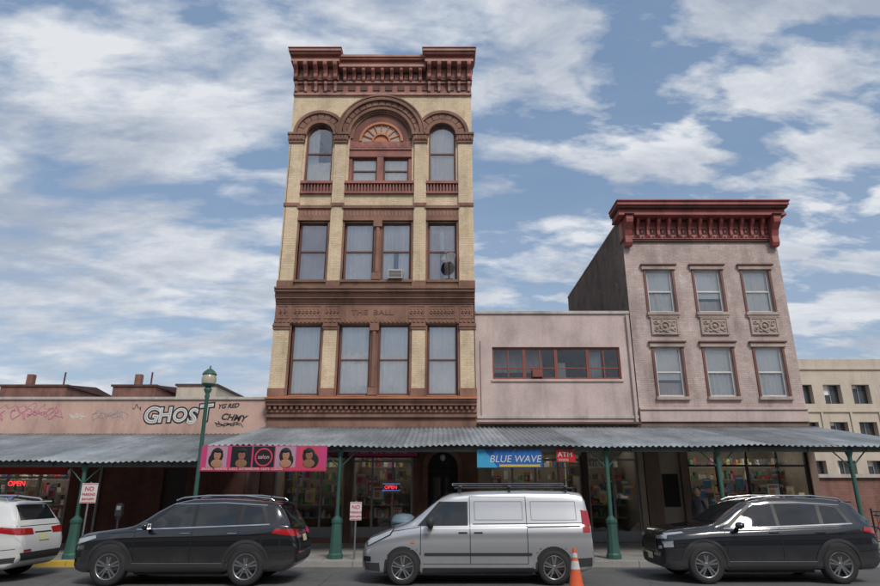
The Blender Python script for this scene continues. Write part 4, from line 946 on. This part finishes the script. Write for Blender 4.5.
# ================================================================ person
def person(name,x,y,z0,rot):
    e=empty(name,(x,y,z0)); e.rotation_euler=(0,0,rot)
    V=[];R=[];Ed=[]
    def v(p,r,par=None):
        V.append(p);R.append(r)
        if par is not None: Ed.append((par,len(V)-1))
        return len(V)-1
    pel=v((0,0,.95),.15); wa=v((0,0,1.1),.13,pel); ch=v((0,-.01,1.3),.155,wa); nk0=v((0,0,1.46),.09,ch); nk=v((0,-.01,1.55),.055,nk0)
    for s in (-1,1):
        h=v((s*.1,0,.88),.10,pel); k=v((s*.12,-.03 if s>0 else .05,.50),.062,h); a=v((s*.12,.02 if s>0 else .1,.09),.042,k); v((s*.13,-.14 if s>0 else -.05,.04),.04,a)
        sh=v((s*.17,0,1.42),.075,nk0); el=v((s*.235,.03,1.14),.048,sh); v((s*.24,-.06,.90),.034,el)
    me=bpy.data.meshes.new('clothed_body'); me.from_pydata(V,Ed,[]); o=bpy.data.objects.new('clothed_body',me); COL.objects.link(o); o.parent=e
    sk=o.modifiers.new('skin','SKIN')
    for i,r in enumerate(R): me.skin_vertices[0].data[i].radius=(r,r*.8)
    me.skin_vertices[0].data[0].use_root=True
    ss=o.modifiers.new('sub','SUBSURF'); ss.levels=2; ss.render_levels=2
    me.materials.append(plain('dark_jacket',(.03,.03,.04),.85))
    b=B(); b.ell((0,-.01,1.66),.078,.095,.118,16,0); b.cyl((0,0,1.5),(0,-.005,1.6),.05,m=0); b.ell((0,.02,1.69),.088,.098,.11,16,1); b.ell((0,-.105,1.645),.014,.02,.022,8,0)
    for s in (-1,1): b.ell((s*.08,0,1.655),.012,.02,.03,8,0); b.ell((s*.03,-.096,1.675),.012,.006,.007,8,1)
    b.ell((0,-.1,1.605),.024,.006,.007,8,2)
    for s in (-1,1):
        wx,wy,wz=s*.24,-.065,.885
        b.ell((wx,wy-.01,wz-.05),.02,.038,.05,10,0)
        for k,(dy,l) in enumerate(((-.038,.065),(-.014,.078),(.01,.074),(.032,.06))):
            b.cyl((wx,wy+dy-.01,wz-.085),(wx-s*.008,wy+dy-.012,wz-.085-l*.55),.0085,n=6,m=0); b.cyl((wx-s*.008,wy+dy-.012,wz-.085-l*.55),(wx-s*.025,wy+dy-.008,wz-.085-l),.008,.006,n=6,m=0)
        b.cyl((wx,wy-.04,wz-.03),(wx-s*.01,wy-.07,wz-.08),.01,.008,n=6,m=0)
    b.obj('head_and_hands',e,[plain('skin',(.36,.2,.13),.6),plain('hair',(.02,.015,.012),.7),plain('lips',(.3,.1,.08),.5)])
person('pedestrian',7.3,18.3,.15,radians(-50))
# ================================================================ sky + sun + camera
w=bpy.data.worlds.new('World'); S.world=w; w.use_nodes=True; nt=w.node_tree; bg=nt.nodes['Background']
sky=N(nt,'ShaderNodeTexSky',sky_type='NISHITA'); sky.sun_disc=False; sky.sun_elevation=radians(44); sky.sun_rotation=radians(156); sky.air_density=1.2; sky.dust_density=1.5
tc=N(nt,'ShaderNodeTexCoord'); sp=N(nt,'ShaderNodeSeparateXYZ'); L(nt,tc.outputs['Generated'],sp.inputs[0])
def math_(op,a,b_=None,clamp=False):
    n=N(nt,'ShaderNodeMath',operation=op,use_clamp=clamp)
    for i,v in enumerate((a,b_)):
        if v is None: continue
        if hasattr(v,'is_output'): L(nt,v,n.inputs[i])
        else: n.inputs[i].default_value=v
    return n.outputs[0]
zz=math_('ADD',math_('MAXIMUM',sp.outputs[2],0.0),.24)
cx=math_('DIVIDE',sp.outputs[0],zz); cy=math_('DIVIDE',sp.outputs[1],zz)
cb=N(nt,'ShaderNodeCombineXYZ'); L(nt,cx,cb.inputs[0]); L(nt,cy,cb.inputs[1])
def nz(scale,rot,sc,det,ro,dist=0,loc=(0,0,0)):
    mp=N(nt,'ShaderNodeMapping'); mp.inputs['Rotation'].default_value=(0,0,radians(rot)); mp.inputs['Scale'].default_value=sc; mp.inputs['Location'].default_value=loc
    L(nt,cb.outputs[0],mp.inputs[0]); return noise(nt,mp.outputs[0],scale,det,ro,None,dist)
big=nz(1.1,35,(1,1.3,1),4,.5,.3,(3.1,1.7,0))
streak=nz(1.8,-38,(.6,1.9,1),8,.6,.4)
puff=nz(6.0,-30,(.75,1.4,1),8,.56,.15,(1,4,0))
wr=ramp(nt,sp.outputs[0],-.25,.5,.35,1.0)
pw=math_('MULTIPLY',math_('SUBTRACT',puff,.5),math_('MULTIPLY',wr,2.0))
s1=math_('ADD',math_('MULTIPLY',big,.5),math_('MULTIPLY',streak,.6)); s2=math_('ADD',s1,pw)
cl=ramp(nt,s2,.42,0.08,.64,1)
haze=ramp(nt,sp.outputs[2],.0,.85,.5,.0)
blue=mix(nt,'MIX',.65,sky.outputs[0],(1.2,1.95,3.15))
shade=nz(2.4,-30,(.8,1.4,1),8,.64,.3,(1.15,4.1,0))
cloudc=ramp(nt,shade,.38,(2.5,2.9,3.6),.60,(5.1,5.3,5.6))
c1=mix(nt,'MIX',cl,blue,cloudc)
c2=mix(nt,'MIX',haze,c1,mix(nt,'MIX',.35,c1,(4.4,4.75,5.2)))
L(nt,c2,bg.inputs[0]); bg.inputs[1].default_value=.148
sd=bpy.data.lights.new('sun','SUN'); sd.energy=2.3; sd.angle=radians(16); sd.color=(1,.95,.88)
so=bpy.data.objects.new('sun',sd); COL.objects.link(so)
el=radians(44); az=radians(156); dv=Vector((sin(az)*cos(el),cos(az)*cos(el),sin(el)))
so.rotation_euler=dv.to_track_quat('Z','Y').to_euler(); so.location=dv*50
cd=bpy.data.cameras.new('camera'); cam=bpy.data.objects.new('camera',cd); COL.objects.link(cam)
cd.sensor_width=36; cd.lens=614/880*36; cd.clip_end=2000; cam.location=(0,0,1.8); cam.rotation_euler=(radians(90+17.95),0,0)
S.camera=cam
S.view_settings.view_transform='Standard'; S.view_settings.look='None'; S.view_settings.exposure=0
